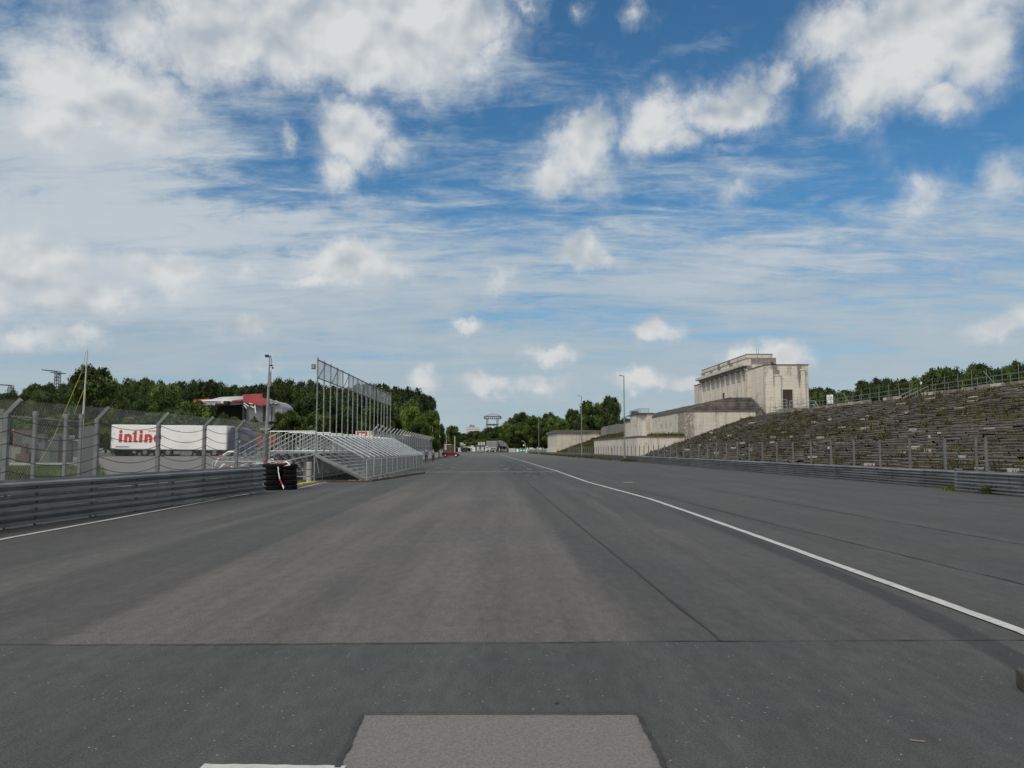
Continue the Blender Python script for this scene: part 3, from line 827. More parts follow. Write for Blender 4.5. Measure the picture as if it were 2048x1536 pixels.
# ---- masts
def mast(name, base, top, r0, r1, label, mat=None):
    o = empty(name, base, 0, label, 'mast')
    mb = MB(); d = Vector(top)-Vector(base); mb.tube((0,0,0), tuple(d), r0, 9, r1)
    mb.build('pole', mat or STEEL, o); return o, d
mB = G(529,955); mB = PX(530,900,33.4); mB.z = 0
o, d = mast('camera_mast', mB, PX(539.5,712,33.4), .10, .025, 'thin mast with a small lamp box and drooping cable rising behind the tyre stack', STEEL)
mb = MB(); mb.tube((0,0,0), (.02,0,2.2), .12, 10); mb.build('lower_sleeve', STEEL_D, o)
q = PX(537,712,33.4)-mB; mb = MB(); mb.cbox(q.x-.06,q.y,q.z,.14,.12,.10); mb.build('lamp_box', BLACK, o)
mb = MB(); prev = None
for (u, v) in [(540,710),(542.5,716),(543.5,724),(543,731),(545.5,736)]:
    c = PX(u,v,33.4)-mB
    if prev: mb.tube(prev, c, .012, 5)
    prev = c
c = PX(543,731,33.35)-mB; mb.cbox(c.x,c.y,c.z,.09,.08,.05); c = PX(545.5,736,33.35)-mB; mb.cbox(c.x,c.y,c.z,.06,.06,.06)
mb.build('cable', BLACK, o)
mb = MB(); a = PX(535.5,758,33.3)-mB; b_ = PX(541,740,33.3)-mB; c = PX(535,776,33.3)-mB
mb.prism([(a.x,a.z),(b_.x,b_.z),(c.x+.12,c.z+.1),(c.x,c.z)], 'y', -.03, .02); mb.build('furled_flag', GREYW, o)
mb = MB(); q = PX(530,858,33.3)-mB; mb.box(q.x-.22,q.x+.18,-.05,.05,q.z-.02,q.z+.02); mb.build('cross_arm', STEEL_L, o)
mb = MB()
mA = PX(160,900,35); mA.z = 0
o, d = mast('flag_mast', mA, PX(175,700,35), .075, .02, 'tall pale flag mast with yellow guy ropes at the far left', pm("pale_mast", (.42,.41,.36), .1, 3, .6, .1))
for (u0,v0,u1,v1) in ((163,745,118,880),(167,780,160,830)):
    mb = MB(); mb.tube(PX(u0,v0,35)-mA, PX(u1,v1,35)-mA+Vector((0,-.5,0)), .008, 4); mb.build('guy_rope', YELLOW, o)
mb = MB(); mb.tube(PX(118,880,35)-mA+Vector((0,-.5,0)), PX(78,925,35)-mA, .010, 4); mb.build('guy_rope', OFFW, o)
mb = MB(); mb.tube(PX(172,703,35)-mA, PX(164,745,35)-mA, .007, 4); mb.build('halyard', STEEL, o)

# ---- second fence at far left with square gate posts
gf = empty('gate_fence', tuple(PX(68,930,24)*1.0), 0, 'pale square gate posts with wire mesh standing behind the safety fence at the far left', 'fence')
g0 = PX(68,930,24); g0.z = 0; gf.location = g0
gp = []
for (u, vt, D) in ((1,818,22),(68,822,24),(130,828,26),(160,828,27)):
    p = PX(u, 900, D); p.z = 0; gp.append(p); mb = MB(); q = p-g0; zt = zat(vt, D)
    mb.box(q.x-.045,q.x+.045,q.y-.045,q.y+.045,0,zt); mb.box(q.x-.06,q.x+.06,q.y-.06,q.y+.06,zt-.14,zt)
    mb.build('gate_post', FPOST, gf)
mb = MB()
for a, b_ in zip(gp, gp[1:]):
    chainlink(mb, a-g0, b_-g0, .3, 2.55, .14, .0015)
    mb.tube((a.x-g0.x,a.y-g0.y,2.5), (b_.x-g0.x,b_.y-g0.y,2.5), .012, 4)
mb.build('wire_mesh', MESHM, gf, fix=False)
p = PX(178,900,28); p.z = 0; mb = MB()
w2, H = .28, .0; pts = [(-.21,0),(.21,0),(.21,2.2)] + [(.21*math.cos(t), 2.2+.2*math.sin(t)) for t in [math.pi*k/8 for k in range(1,8)]] + [(-.21,2.2)]
mb.prism(pts, 'y', -.02, .02); o = mb.build('arched_panel', pm("dim_grey_panel", (.085,.095,.095), .15, 2, .7)); o.location = p
tag(o, 'narrow dark grey panel with rounded top beside the second fence post', 'panel')
# low equipment left
def boxthing(name, u0, v0, u1, v1, D, depth, mat, label, cat, extra=None, z0=None):
    a, b_ = PX(u0, v1, D), PX(u1, v0, D); z = a.z if z0 is None else z0
    rz = math.atan2(-(a.x+b_.x)/2, D)
    r = empty(name, ((a.x+b_.x)/2, D, z), rz, label, cat)
    mb = MB(); hw = (b_.x-a.x)/2*math.cos(rz); h = b_.z-z
    mb.box(-hw, hw, 0, depth, 0, h); mb.build('body', mat, r, bevel=.02)
    if extra: extra(r, hw, h)
    return r
def ex1(r, hw, h):
    mb = MB(); mb.box(-hw-.05, hw+.05, -.04, .0, h-.18, h-.05); mb.build('lid_trim', STEEL_L, r)
    for x in (-hw*.5, 0, hw*.5):
        mb = MB(); mb.box(x-.04, x+.04, -.03, 0, .1, h-.2); mb.build('rib', STEEL_D, r)
boxthing('storage_container', 84, 878, 188, 912, 90, 2.2, pm("dull_grey_box", (.10,.105,.106), .1, 1, .7), 'dull grey storage container seen through the fence at far left', 'container', ex1, z0=.68)
boxthing('concrete_block', 153, 896, 188, 940, 62, 1.2, pm("pinkish_concrete", (.115,.108,.108), .1, 1, .85), 'upright pinkish grey concrete block left of the long fence gap', 'block', lambda r,hw,h: MB().box(-hw*.9,hw*.9,-.03,0,h*.1,h*.5).build('recess', CONC_D, r), z0=0)
boxthing('green_bin', 135, 872, 150, 880, 89.5, .6, pm("teal_box", (.10,.15,.15), .1, 1, .6), 'small teal box standing on the grey container', 'box', lambda r,hw,h: MB().box(-hw*1.05,hw*1.05,-.03,.6,h-.03,h+.03).build('lid', STEEL_L, r))
boxthing('sign_board', 22, 858, 34, 864, 96, .1, RED, 'small red and white board at the far left behind the fence', 'board', lambda r,hw,h: (MB().box(-hw*.3,hw*.3,-.02,0,h*.1,h*.9).build('white_panel', WHITE, r), MB().box(-.06,.06,.02,.1,.7-r.location.z,0).build('leg', STEEL, r)))
boxthing('timber_hoarding', 26, 858, 64, 885, 94, .3, pm("brown_hoarding", (.12,.095,.085), .15, 1, .8), 'brown grey hoarding panel at far left behind the first fence posts', 'hoarding', lambda r,hw,h: MB().box(-hw,hw,-.03,0,h-.12,h).build('top_board', BROWN, r), z0=.7)
mb = MB(); a, b_ = PX(18,926,60), PX(154,920,60)
lr = empty('low_barrier', (a.x,60,0), 0, 'low dark barrier with a pale top plank behind the grass at far left', 'barrier')
mb.box(0, b_.x-a.x, 0, .35, 0, .42); mb.build('base', CONC_D, lr)
mb = MB(); mb.box(0, b_.x-a.x, -.03, .38, .42, .60); mb.build('top_plank', CONC, lr)
mb = MB()
rr = random.Random(5)
for i in range(60):
    u, v = rr.uniform(22,135), rr.uniform(866,912); D = rr.uniform(64,80); p = PX(u,v,D)
    c = rr.choice([(.2,.2,.19),(.11,.12,.11),(.06,.065,.06),(.09,.06,.05),(.07,.08,.07),(.13,.135,.135)])
    mb.cbox(p.x, p.y, p.z/2, rr.uniform(.2,1.1), rr.uniform(.2,.6), max(.2,p.z), c)
tag(mb.build('stored_material', TINT), 'jumble of stored crates and materials behind the fence at far left', 'stored material', kind='stuff')
def blades(mb, cx, cy, z, n, rad, h, rnd, wd=.02, cols=((1,1,1),)):
    for _ in range(n):
        x = cx+rnd.gauss(0,rad); y = cy+rnd.gauss(0,rad); a = rnd.uniform(0,6.28); hh = h*rnd.uniform(.5,1.2)
        lx, ly = rnd.gauss(0,.3)*hh, rnd.gauss(0,.3)*hh; dx, dy = math.cos(a)*wd, math.sin(a)*wd
        mb.add([(x-dx,y-dy,z),(x+dx,y+dy,z),(x+lx*.4+dx*.7,y+ly*.4+dy*.7,z+hh*.6),(x+lx*.4-dx*.7,y+ly*.4-dy*.7,z+hh*.6),(x+lx,y+ly,z+hh)],
               [(0,1,2,3),(3,2,4)], rnd.choice(cols))
GC = ((1,1,1),(.7,.75,.7),(1.5,1.35,1.0),(1.9,1.6,1.3),(.5,.6,.5),(1.1,1.25,.9))
rr = random.Random(11); mb = MB()
for i in range(1500):
    p = G(rr.uniform(8,190), rr.uniform(934,966)); blades(mb, p.x, p.y, 0, 8, .25, .48, rr, .035, GC)
tag(mb.build('grass', GRASS, fix=False), 'rough green grass strip behind the guard rail at far left', 'grass', kind='stuff')
# barrier frames (crowd barriers left, behind fence)
for i, (u, v, D, rz, lb) in enumerate([(425,945,33,.95,'leftmost grey crowd barrier hung with tape behind the safety fence'), (466,944,34.5,1.2,'grey crowd barrier behind the safety fence, second from the left, near the stairs foot')]):
    o = copy_tree(cb); p = PX(u, v, D); p.z = 0; o.location = p; o.rotation_euler = (0,0,-rz); o.scale = (1,1,1)
    tag(o, lb, 'crowd barrier', 'crowd barriers behind the safety fence')

# ================================================================ LORRY
TD = 96.6
tl = PX(220.5, 900, TD); tr = PX(453, 900, TD)
base = gz(tl.x, TD)
Lt = tr.x - tl.x
lor = empty('articulated_lorry', (tl.x, TD, base), 0, 'white box trailer with red lettering and dark blue cab parked behind the fence', 'lorry')
lor.rotation_euler = (0, R(.6), 0)
zb, zt = zat(898.5, TD)-base, zat(849, TD)-base
mb = MB(); mb.box(0, Lt, 0, 2.5, zb, zt); mb.build('trailer_box', pm("trailer_white", (.80,.80,.78), .03, .5, .35, dirt=((.55,.54,.5), .4)), lor, bevel=.03)
mb = MB(); mb.box(0, Lt, -.012, 0, zb+.02, zb+.10); mb.box(.05,.09,-.012,0,zb,zt); mb.box(Lt-.10,Lt-.04,-.012,0,zb,zt); mb.box(.6,2.2,-.014,0,zb+.22,zb+.40); mb.build('side_trim', pm("trim_grey", (.3,.31,.3), .1, 3, .5), lor)
mb = MB(); mb.box(.3, Lt-.3, .9, 1.6, zb-.35, zb); mb.box(.2, 5.6, .15, 2.35, zb-.12, zb)
mb.box(.1,.35,.1,2.4,zb-.5,zb); mb.box(6.9,7.2,.2,2.3,zb-.75,zb-.1); mb.box(9.9,10.1,.3,2.2,.12,zb); mb.build('chassis', BLACK, lor)
mb = MB(); mb.box(7.4,9.6,.05,.08,zb-.5,zb-.12); mb.box(2.6,3.0,.0,.1,zb-.45,zb-.1); mb.build('side_guard', STEEL_D, lor)
def wheel(parent, x, y, r, wd, hub=WHITE, side=-1):
    o = MB().lathe([(r*.6,y),(r*.92,y),(r,y+wd*.15),(r,y+wd*.85),(r*.92,y+wd),(r*.6,y+wd)], x, r, 20, axis='y').build('wheel', RUBBER, parent)
    MB().lathe([(r*.2,y-.012),(r*.5,y-.012),(r*.58,y+.02),(r*.58,y+wd-.02),(r*.5,y+wd+.012),(r*.2,y+wd+.012)], x, r, 14, axis='y').build('rim', hub, o)
    return o
GREYHUB = pm("hub_grey", (.13,.13,.125), .1, 3, .5)
for x in (3.35-.9, 4.75-.9, 6.05-.9): wheel(lor, x+1.6, .05, .50, .35, GREYHUB)
wheel(lor, 12.2, .05, .52, .35, GREYHUB)
cx0 = Lt+.35
mb = MB()
prof = [(cx0,.55),(cx0+2.35,.55),(cx0+2.45,1.4),(cx0+2.30,2.5),(cx0+1.85,3.25),(cx0+1.2,3.55),(cx0+.1,3.60),(cx0,3.3)]
mb.prism(prof, 'y', .02, 2.48); mb.build('cab', BLUE, lor, bevel=.06)
mb = MB(); mb.prism([(cx0+1.15,1.95),(cx0+2.28,1.85),(cx0+2.12,2.75),(cx0+1.2,2.75)], 'y', -.01, .02); mb.build('side_window', GLASS, lor)
mb = MB(); mb.box(cx0-.9,cx0+2.4,.1,2.4,.35,.75); mb.box(cx0+.3,cx0+1.1,-.02,.1,.4,.8); mb.build('cab_chassis', BLACK, lor)
mb = MB(); mb.box(cx0+.98,cx0+1.22,-.015,.02,1.75,2.0); mb.box(cx0+.92,cx0+1.3,-.015,.02,1.3,1.42); mb.build('door_emblem', pm("pale_emblem", (.35,.36,.5), .1, 3, .5), lor)
mb = MB(); mb.box(cx0+.1,cx0+1.0,-.02,.02,.80,.9); mb.build('teal_stripe', GREEN, lor)
wheel(lor, cx0+1.75, .02, .52, .32, GREYHUB); wheel(lor, cx0-.1, .02, .52, .35, GREYHUB)
def text(body, size, loc, rot, mat, parent, name='lettering', ext=.008, bold=0.0, align='LEFT', xs=1.0):
    cu = bpy.data.curves.new(name, 'FONT'); cu.body = body; cu.size = size; cu.extrude = ext; cu.align_x = align; cu.offset = bold
    o = bpy.data.objects.new(name, cu); col.objects.link(o); cu.materials.append(mat); cu.resolution_u = 3
    bpy.context.view_layer.update(); dg = bpy.context.evaluated_depsgraph_get()
    me = bpy.data.meshes.new_from_object(o.evaluated_get(dg)); bpy.data.objects.remove(o)
    if not me.materials: me.materials.append(mat)
    o = bpy.data.objects.new(name, me); col.objects.link(o)
    o.location = loc; o.rotation_euler = rot; o.scale = (xs,1,1)
    if parent: o.parent = parent
    return o
LRED = pm("lettering_red", (.52,.025,.035), .05, 3, .5)
# heavy rounded lettering "inline"
gx, gz0 = .93, zb+.83; S = 1.0; th = .42
mb = MB(lambda x, y, z: (gx+(x-gx)*.86, y, z))
def stem(x, z0_, z1_, w_=th): mb.prism([(x,z0_),(x+w_,z0_),(x+w_+.06,z1_),(x+.04,z1_)], 'y', -.03, -.002)
def dot(x, z, r=.24):
    mb.prism([(x+r*math.cos(t), z+r*math.sin(t)) for t in [2*math.pi*k/12 for k in range(12)]], 'y', -.03, -.002)
def arch(x, wdt, h):
    # letter n: stem + shoulder + right stem
    stem(x, gz0, gz0+h)
    mb.prism([(x+.1,gz0+h-.30),(x+th,gz0+h-.02),(x+wdt*.62,gz0+h+.04),(x+wdt-.05,gz0+h-.12),(x+wdt+.06,gz0+h-.38),(x+wdt+.04,gz0+.35),(x+wdt,gz0),(x+wdt-.36,gz0),(x+wdt-.33,gz0+h-.42),(x+wdt-.5,gz0+h-.32)], 'y', -.032, -.002)
hx = .98
stem(gx, gz0, gz0+hx); dot(gx+.26, gz0+hx+.27, .22)
arch(gx+.72, 1.02, hx)
stem(gx+2.02, gz0+.1, gz0+1.36, .36); mb.prism([(gx+2.05,gz0+.3),(gx+2.1,gz0+.06),(gx+2.3,gz0),(gx+2.55,gz0),(gx+2.55,gz0+.22),(gx+2.42,gz0+.26)], 'y', -.032, -.002)
stem(gx+2.78, gz0, gz0+hx); dot(gx+3.04, gz0+hx+.27, .22)
arch(gx+3.5, 1.02, hx)
# e
ex, ez, er = gx+5.30, gz0+.48, .54
out = [(ex+er*1.0*math.cos(t), ez+er*math.sin(t)) for t in [R(a) for a in range(0, 331, 22)]]
inn = [(ex+er*.42*math.cos(t), ez+er*.42*math.sin(t)) for t in [R(a) for a in range(330, -1, -22)]]
for i in range(len(out)-1):
    mb.prism([out[i], out[i+1], inn[len(inn)-2-i], inn[len(inn)-1-i]], 'y', -.032, -.002)
mb.box(ex-er*.5, ex+er*.95, -.033, -.002, ez-.08, ez+.10)
mb.build('red_lettering', LRED, lor)
text('JACOBIA AL', .26, (gx+3.45, -.01, gz0+1.28), (R(90),0,0), LRED, lor, 'small_lettering')
# ---- red machine beyond the cab
mD = 104; a = PX(490,905,mD); b_ = PX(552,866,mD); bz = gz(a.x, mD)
rm = empty('red_transporter', (a.x, mD, bz), 0, 'rusty red low machine with white striped warning plates right of the blue cab', 'lorry')
hw = b_.x-a.x; H = b_.z-bz
mb = MB(); mb.prism([(.3,H*.42),(.1,H*.95),(.8,H*1.05),(1.2,H),(hw,H*.92),(hw,H*.45)], 'y', 0, 2.4); mb.build('body', pm("rusty_red", (.18,.05,.035), .25, 1.5, .6), rm)
mb = MB()
for i in range(4): mb.prism([(.95+.0,H*.55+i*.22),(1.30,H*.48+i*.22),(1.30,H*.48+i*.22+.11),(.95,H*.55+i*.22+.11)], 'y', -.03, -.005)
mb.build('warning_stripes', WHITE, rm)
mb = MB(); mb.box(.2,hw,.2,2.2,H*.2,H*.42); mb.box(.4,.9,-.02,.1,H*.62,H*.74); mb.build('frame', pm("dusty_brown", (.12,.09,.075), .3, 2, .8), rm)
for x in (.9, 2.4, 3.3): wheel(rm, x, .1, .48, .35, GREYHUB)

# ================================================================ OPEN-AIR STAGE (red and grey canopy)
sD = 130
sg = empty('open_air_stage', (0, sD, 0), 0, 'open-air stage with torn red and grey canopy roof among the trees', 'stage')
def spoly(name, pts, d0, d1, mat, D=sD):
    mb = MB(); P2 = []
    for (u, v) in pts:
        p = PX(u, v, D); P2.append((p.x, p.z))
    mb.prism(P2, 'y', d0, d1); return mb.build(name, mat, sg)
spoly('left_canopy', [(372,797),(402,795),(412,799),(404,808),(372,806)], 3, 12, REDV)
spoly('roof', [(410,799),(434,793),(486,790.5),(486,800),(476,802),(424,800)], 1.5, 14, GREYV)
spoly('roof_underside', [(458,800),(480,797.5),(484,799),(476,802),(462,802)], 1.2, 1.5, REDV)
spoly('fascia', [(405,800.5),(440,799),(458,800),(460,802.5),(405,803.5)], -.8, 10, WHITE)
spoly('sign_band', [(408,803.5),(459,802.5),(458,809.5),(420,812),(408,808)], -.75, .5, pm("black_sign", (.02,.02,.022), .2, 1, .5))
spoly('dark_opening', [(422,811),(459,808),(487,804),(489,842),(470,850),(418,850)], 3.0, 3.3, pm("stage_black", (.006,.006,.007), .2, 1, .9))
spoly('stage_side', [(487,806),(489,842),(489,850),(484,850),(484,806)], 0.2, 3.0, BLACK)
mb = MB()
# canopy: red corner tarpaulin, curved thick sheet
pts = [(485.5,789),(524.5,787),(523,792),(524.5,796),(533,797),(534,806),(531,810),(521,811),(507,808.5),(492,805),(486,803)]
spoly('red_tarpaulin', pts, .0, .6, REDV)
spoly('grey_wall', [(488,808),(507,809),(521,812),(527,811),(527,845),(488,845)], .9, 6, GREYW)
spoly('end_bay', [(525,810),(530,804),(545,801),(553,805),(559,812),(561,822),(560,836),(555,842),(526,842)], 1.2, 8, pm("silver_wall", (.27,.29,.31), .1, .5, .6))
mb = MB()
for (u0,v0,u1,v1,w_) in ((489,806,499,813,.18),(489,810,495,817,.14),(503,812,508,816,.22),(508,816,511,812,.2),(511,811,512.5,826,.16),(499,807,506,808,.15)):
    mb.bar(PX(u0,v0,sD)+Vector((0,-.3-sD,0)), PX(u1,v1,sD)+Vector((0,-.3-sD,0)), w_, .12)
mb.build('torn_fabric', WHITE, sg)
mb = MB()
for i in range(8):
    a = PX(534+2.5*i, 802+i*.3, sD); mb.cbox(a.x, .8, a.z, .3, .5, random.uniform(.3,.8))
mb.build('roof_debris', GREYV, sg)
for u in (524.5, 527.5, 541):
    mb = MB(); a = PX(u,812,sD); b_ = PX(u,842,sD); mb.box(a.x-.08,a.x+.08,.75,.9,b_.z,a.z); mb.build('truss_post', BLACK, sg)
a = PX(410,809.5,sD); text('STEINTRIB', .66, (a.x,-.79,a.z-.1), (R(90),0,0), WHITE, sg, xs=.62)
a = PX(433,807.5,sD); text('2 MRH', .45, (a.x,-.79,a.z), (R(90),0,0), WHITE, sg, xs=.8)
a = PX(443,807.0,sD); text('HB', .5, (a.x,-.79,a.z), (R(90),0,0), WHITE, sg, xs=.9, bold=.02)
# red advertising board behind the platform
rD = 120; a = PX(711,874,rD); b_ = PX(743,862,rD)
rb = empty('advertising_board', (a.x, rD, 0), 0, 'red advertising board with white frame seen between the banner poles', 'board')
mb = MB(); mb.box(0,b_.x-a.x,0,.15,a.z,b_.z); mb.build('frame', OFFW, rb)
mb = MB(); mb.box(.3,(b_.x-a.x)*.72,-.03,0,a.z-.3,b_.z-.12); mb.build('red_panel', RED, rb)
mb = MB(); mb.box(.5,.8,-.05,-.03,a.z+.25,b_.z-.3); mb.box(.95,1.4,-.05,-.03,a.z+.25,b_.z-.4); mb.build('white_mark', WHITE, rb)
for x in (.3,1.2,2.1): MB().box(x-.06,x+.06,.16,.26,0,a.z+.1).build('leg', STEEL, rb)
a = PX(735,871,125); b_ = PX(790,868,125)
mb = MB(); mb.prism([(0,a.z-.6),(b_.x-a.x,a.z-.5),(b_.x-a.x,b_.z),(0,a.z+.1)], 'y', 0, 3)
ml = empty('market_shelter', (a.x,125,0), 0, 'long low white shelter roof behind the banner poles', 'shelter')
mb.build('roof', WHITE, ml)
for i in range(8):
    x = (b_.x-a.x)*i/7; MB().box(x-.05,x+.05,.1,.2,0,a.z-.5).build('post', STEEL, ml)
mb = MB()
for i in range(6): mb.cbox(.4+.6*i, .3, a.z-1.4, .35, .1, .4)
mb.build('white_notice', WHITE, ml)
# pale container stack behind the fence (u 825-853) and lower white line (795-825)
a = PX(824,884,150); b_ = PX(853,862,150)
cc_ = empty('pale_container', (a.x,150,0), 0, 'cream container with dark openings behind the far end of the pit wall fence', 'container')
Wd = b_.x-a.x
mb = MB(); mb.box(0,Wd,0,2.5,a.z-1,b_.z); mb.build('body', OFFW, cc_)
for (x0,x1) in ((.05,.14),(.52,.72)):
    mb = MB(); mb.box(Wd*x0,Wd*x1,-.04,0,a.z+.3,b_.z-.3); mb.build('dark_panel', pm("olive_panel", (.2,.19,.15), .2, 2, .7), cc_)
mb = MB(); mb.box(0,Wd,-.05,2.55,b_.z,b_.z+.12); mb.build('roof_edge', BROWN, cc_)
MB().box(.1,Wd-.1,.2,2.3,0,a.z-1).build('support', CONC_D, cc_)
a = PX(794,872,140); b_ = PX(823,868,140)
lc = empty('white_tents', (a.x,140,0), 0, 'row of small white tent tops just above the pit wall fence', 'tents')
mb = MB()
for i in range(5):
    x0 = (b_.x-a.x)*i/5; ww = (b_.x-a.x)/5*.7
    mb.box(x0,x0+ww,0,2,b_.z-.9,b_.z-.1)
mb.build('fabric_top', WHITE, lc)
for i in range(5): MB().box((b_.x-a.x)*i/5,(b_.x-a.x)*i/5+.08,0,.08,0,b_.z-.9).build('tent_pole', STEEL, lc)
# ================================================================ RIGHT SIDE: STONE TERRACES
# stone material: blocks with courses, streaks and stains
def stone(name, c, course=.62, bw=1.5, streak=.85, stain=(.16,.13,.10), stain_amt=.7, tint=False, extra=None):
    m, b = newmat(name)
    g = N('ShaderNodeNewGeometry'); s = N('ShaderNodeSeparateXYZ'); L(g.outputs['Position'], s.inputs[0])
    nn = N('ShaderNodeSeparateXYZ'); L(g.outputs['Normal'], nn.inputs[0])
    h = M('ADD', M('MULTIPLY', s.outputs[0], M('ABSOLUTE', nn.outputs[1])), M('MULTIPLY', s.outputs[1], M('ABSOLUTE', nn.outputs[0])))
    cb_ = N('ShaderNodeCombineXYZ'); L(h, cb_.inputs[0]); L(s.outputs[2], cb_.inputs[1])
    br = N('ShaderNodeTexBrick'); L(cb_.outputs[0], br.inputs[0])
    br.inputs['Color1'].default_value = (.96,.96,.96,1); br.inputs['Color2'].default_value = (1.04,1.035,1.02,1); br.inputs['Mortar'].default_value = (.72,.70,.66,1)
    br.inputs['Scale'].default_value = 1; br.inputs['Mortar Size'].default_value = .022; br.inputs['Mortar Smooth'].default_value = .3
    br.inputs['Brick Width'].default_value = bw; br.inputs['Row Height'].default_value = course; br.inputs['Bias'].default_value = 0
    cc = MIXC(1.0, c, br.outputs[0], 'MULTIPLY')
    mp_ = N('ShaderNodeMapping'); L(g.outputs['Position'], mp_.inputs[0]); mp_.inputs['Scale'].default_value = (1.3,1.3,.14)
    sn = NOISE(mp_.outputs[0], 1.0, 7, .68)
    cc = MIXC(MR(sn, .47, .68, 0, streak), cc, tuple(x*.55 for x in c))
    pn = NOISE(g.outputs['Position'], .33, 6, .65)
    cc = MIXC(MR(pn, .56, .70, 0, stain_amt*.6), cc, stain)
    pn2 = NOISE(g.outputs['Position'], .9, 6, .7)
    cc = MIXC(MR(pn2, .30, .5, .35, 0), cc, (.60,.57,.51))
    if extra: cc = extra(cc, s, g)
    if tint:
        a = N('ShaderNodeAttribute', attribute_name='tint'); cc = MIXC(1.0, cc, a.outputs[0], 'MULTIPLY')
    L(cc, b.inputs['Base Color']); b.inputs['Roughness'].default_value = .88; b.inputs['Specular IOR Level'].default_value = .25
    bn = N('ShaderNodeBump'); bn.inputs['Strength'].default_value = .5; bn.inputs['Distance'].default_value = .03
    L(NOISE(g.outputs['Position'], 6, 5, .65), bn.inputs['Height']); L(bn.outputs[0], b.inputs['Normal'])
    return m
def corner_stain(cc, s, g):
    # big damp scar with a ragged outline on the corner of the upper block
    Xr = M('ADD', s.outputs[0], M('MULTIPLY', s.outputs[1], SH))
    nz_ = M('MULTIPLY', M('SUBTRACT', NOISE(g.outputs['Position'], .9, 6, .7), .5), 3.2)
    a = MR(M('ADD', M('ABSOLUTE', M('SUBTRACT', M('ADD', M('SUBTRACT', s.outputs[1], 140.0), M('MULTIPLY', M('SUBTRACT', Xr, 34.0), -1.0)), 1.5)), nz_), 2.6, 3.6, 1, 0)
    dn = NOISE(g.outputs['Position'], 2.6, 6, .75)
    return MIXC(M('MULTIPLY', a, MR(dn, .38, .56, .25, .85)), cc, (.15,.125,.10))
STONE_W = stone("pale_limestone", (.57,.53,.46))
STONE_B = stone("stained_limestone", (.55,.515,.45), extra=corner_stain)
STONE_T = stone("travertine_facing", (.59,.545,.475), course=.55, bw=30, streak=.85, stain_amt=.9)
STONE_F = stone("weathered_end_wall", (.50,.47,.41), streak=.9)
STONE_G = pm("grey_scar_stone", (.20,.185,.16), .2, 2, .9, 0, .4, 10)
CAP = pm("dark_coping", (.11,.10,.085), .25, 2, .9)
def steps_mat():
    m, b = newmat("terrace_stone")
    g = N('ShaderNodeNewGeometry'); P = g.outputs['Position']
    a = N('ShaderNodeAttribute', attribute_name='tint')
    n1 = NOISE(P, .16, 6, .65); n2 = NOISE(P, 1.3, 6, .7)
    cc = MIXC(MR(n2, .3, .7, 0, 1), (.128,.116,.101), (.205,.19,.172))
    cc = MIXC(MR(n1, .44, .60, 0, .6), cc, (.088,.087,.064))
    cc = MIXC(MR(NOISE(P, .5, 6, .7), .55, .68, 0, .6), cc, (.055,.05,.042))
    cc = MIXC(1.0, cc, a.outputs[0], 'MULTIPLY')
    L(cc, b.inputs['Base Color']); b.inputs['Roughness'].default_value = .92; b.inputs['Specular IOR Level'].default_value = .2
    bn = N('ShaderNodeBump'); bn.inputs['Strength'].default_value = .7; bn.inputs['Distance'].default_value = .03
    L(NOISE(P, 9, 5, .65), bn.inputs['Height']); L(bn.outputs[0], b.inputs['Normal'])
    return m
STEPM = steps_mat()
X0, SL = 25.6, .36; NROW = 35; RISE = .2; RUN = RISE/SL
rs = random.Random(3)
def terrace(name, segs, rows, label, x0=X0, z0=0.0, rise=RISE, run=RUN, blk=(1.0,2.1), matl=None, bright=.012):
    mb = MB()
    for r in range(rows):
        X = x0 + run*r; z = z0 + rise*(r+1)
        for (Da, Db) in segs(r):
            D = Da
            while D < Db:
                l = rs.uniform(*blk); e = min(D+l, Db)
                q = rs.random()
                f = rs.uniform(.8, 1.18)
                if q < bright*.4: c = (3.0*f, 2.9*f, 2.7*f)
                elif q < bright*3: c = (1.6*f, 1.56*f, 1.48*f)
                else: c = (f, f*rs.uniform(.96,1.02), f*rs.uniform(.9,1.02))
                miss = rs.random() < .03
                zt = z - (.10 if miss else 0) + rs.gauss(0, .028); dx = rs.gauss(0, .045) + (.12 if miss else 0)
                xa, xb, xc = X+dx-.05, X+dx, X+run+.25
                def w_(x, d, zz): p = W(x, d); return (p.x, p.y, zz)
                lo = z-rise-.02
                th_ = .075
                # riser
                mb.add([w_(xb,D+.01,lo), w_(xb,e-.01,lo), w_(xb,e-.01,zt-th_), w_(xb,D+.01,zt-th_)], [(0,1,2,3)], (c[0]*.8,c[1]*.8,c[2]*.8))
                # slab with nosing
                mb.add([w_(xa,D+.008,zt-th_), w_(xa,e-.008,zt-th_), w_(xa,e-.008,zt), w_(xa,D+.008,zt), w_(xc,D+.008,zt), w_(xc,e-.008,zt), w_(xb,D+.01,zt-th_), w_(xb,e-.01,zt-th_)],
                       [(0,1,2,3),(3,2,5,4),(0,6,7,1)], c)
                D = e
    o = mb.build(name, matl or STEPM, fix=True)
    return tag(o, label, 'stone steps')
def near_segs(r):
    X = X0+RUN*r
    return [(16 + r*.5, 139.9)] if X > 25.9 else [(16, 196)]
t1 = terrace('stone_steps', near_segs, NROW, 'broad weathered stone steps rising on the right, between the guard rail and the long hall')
t1b = terrace('stone_steps', lambda r: [(199.3, 297)], NROW, 'distant overgrown stone steps beyond the low white wall', blk=(3,6), bright=.01)
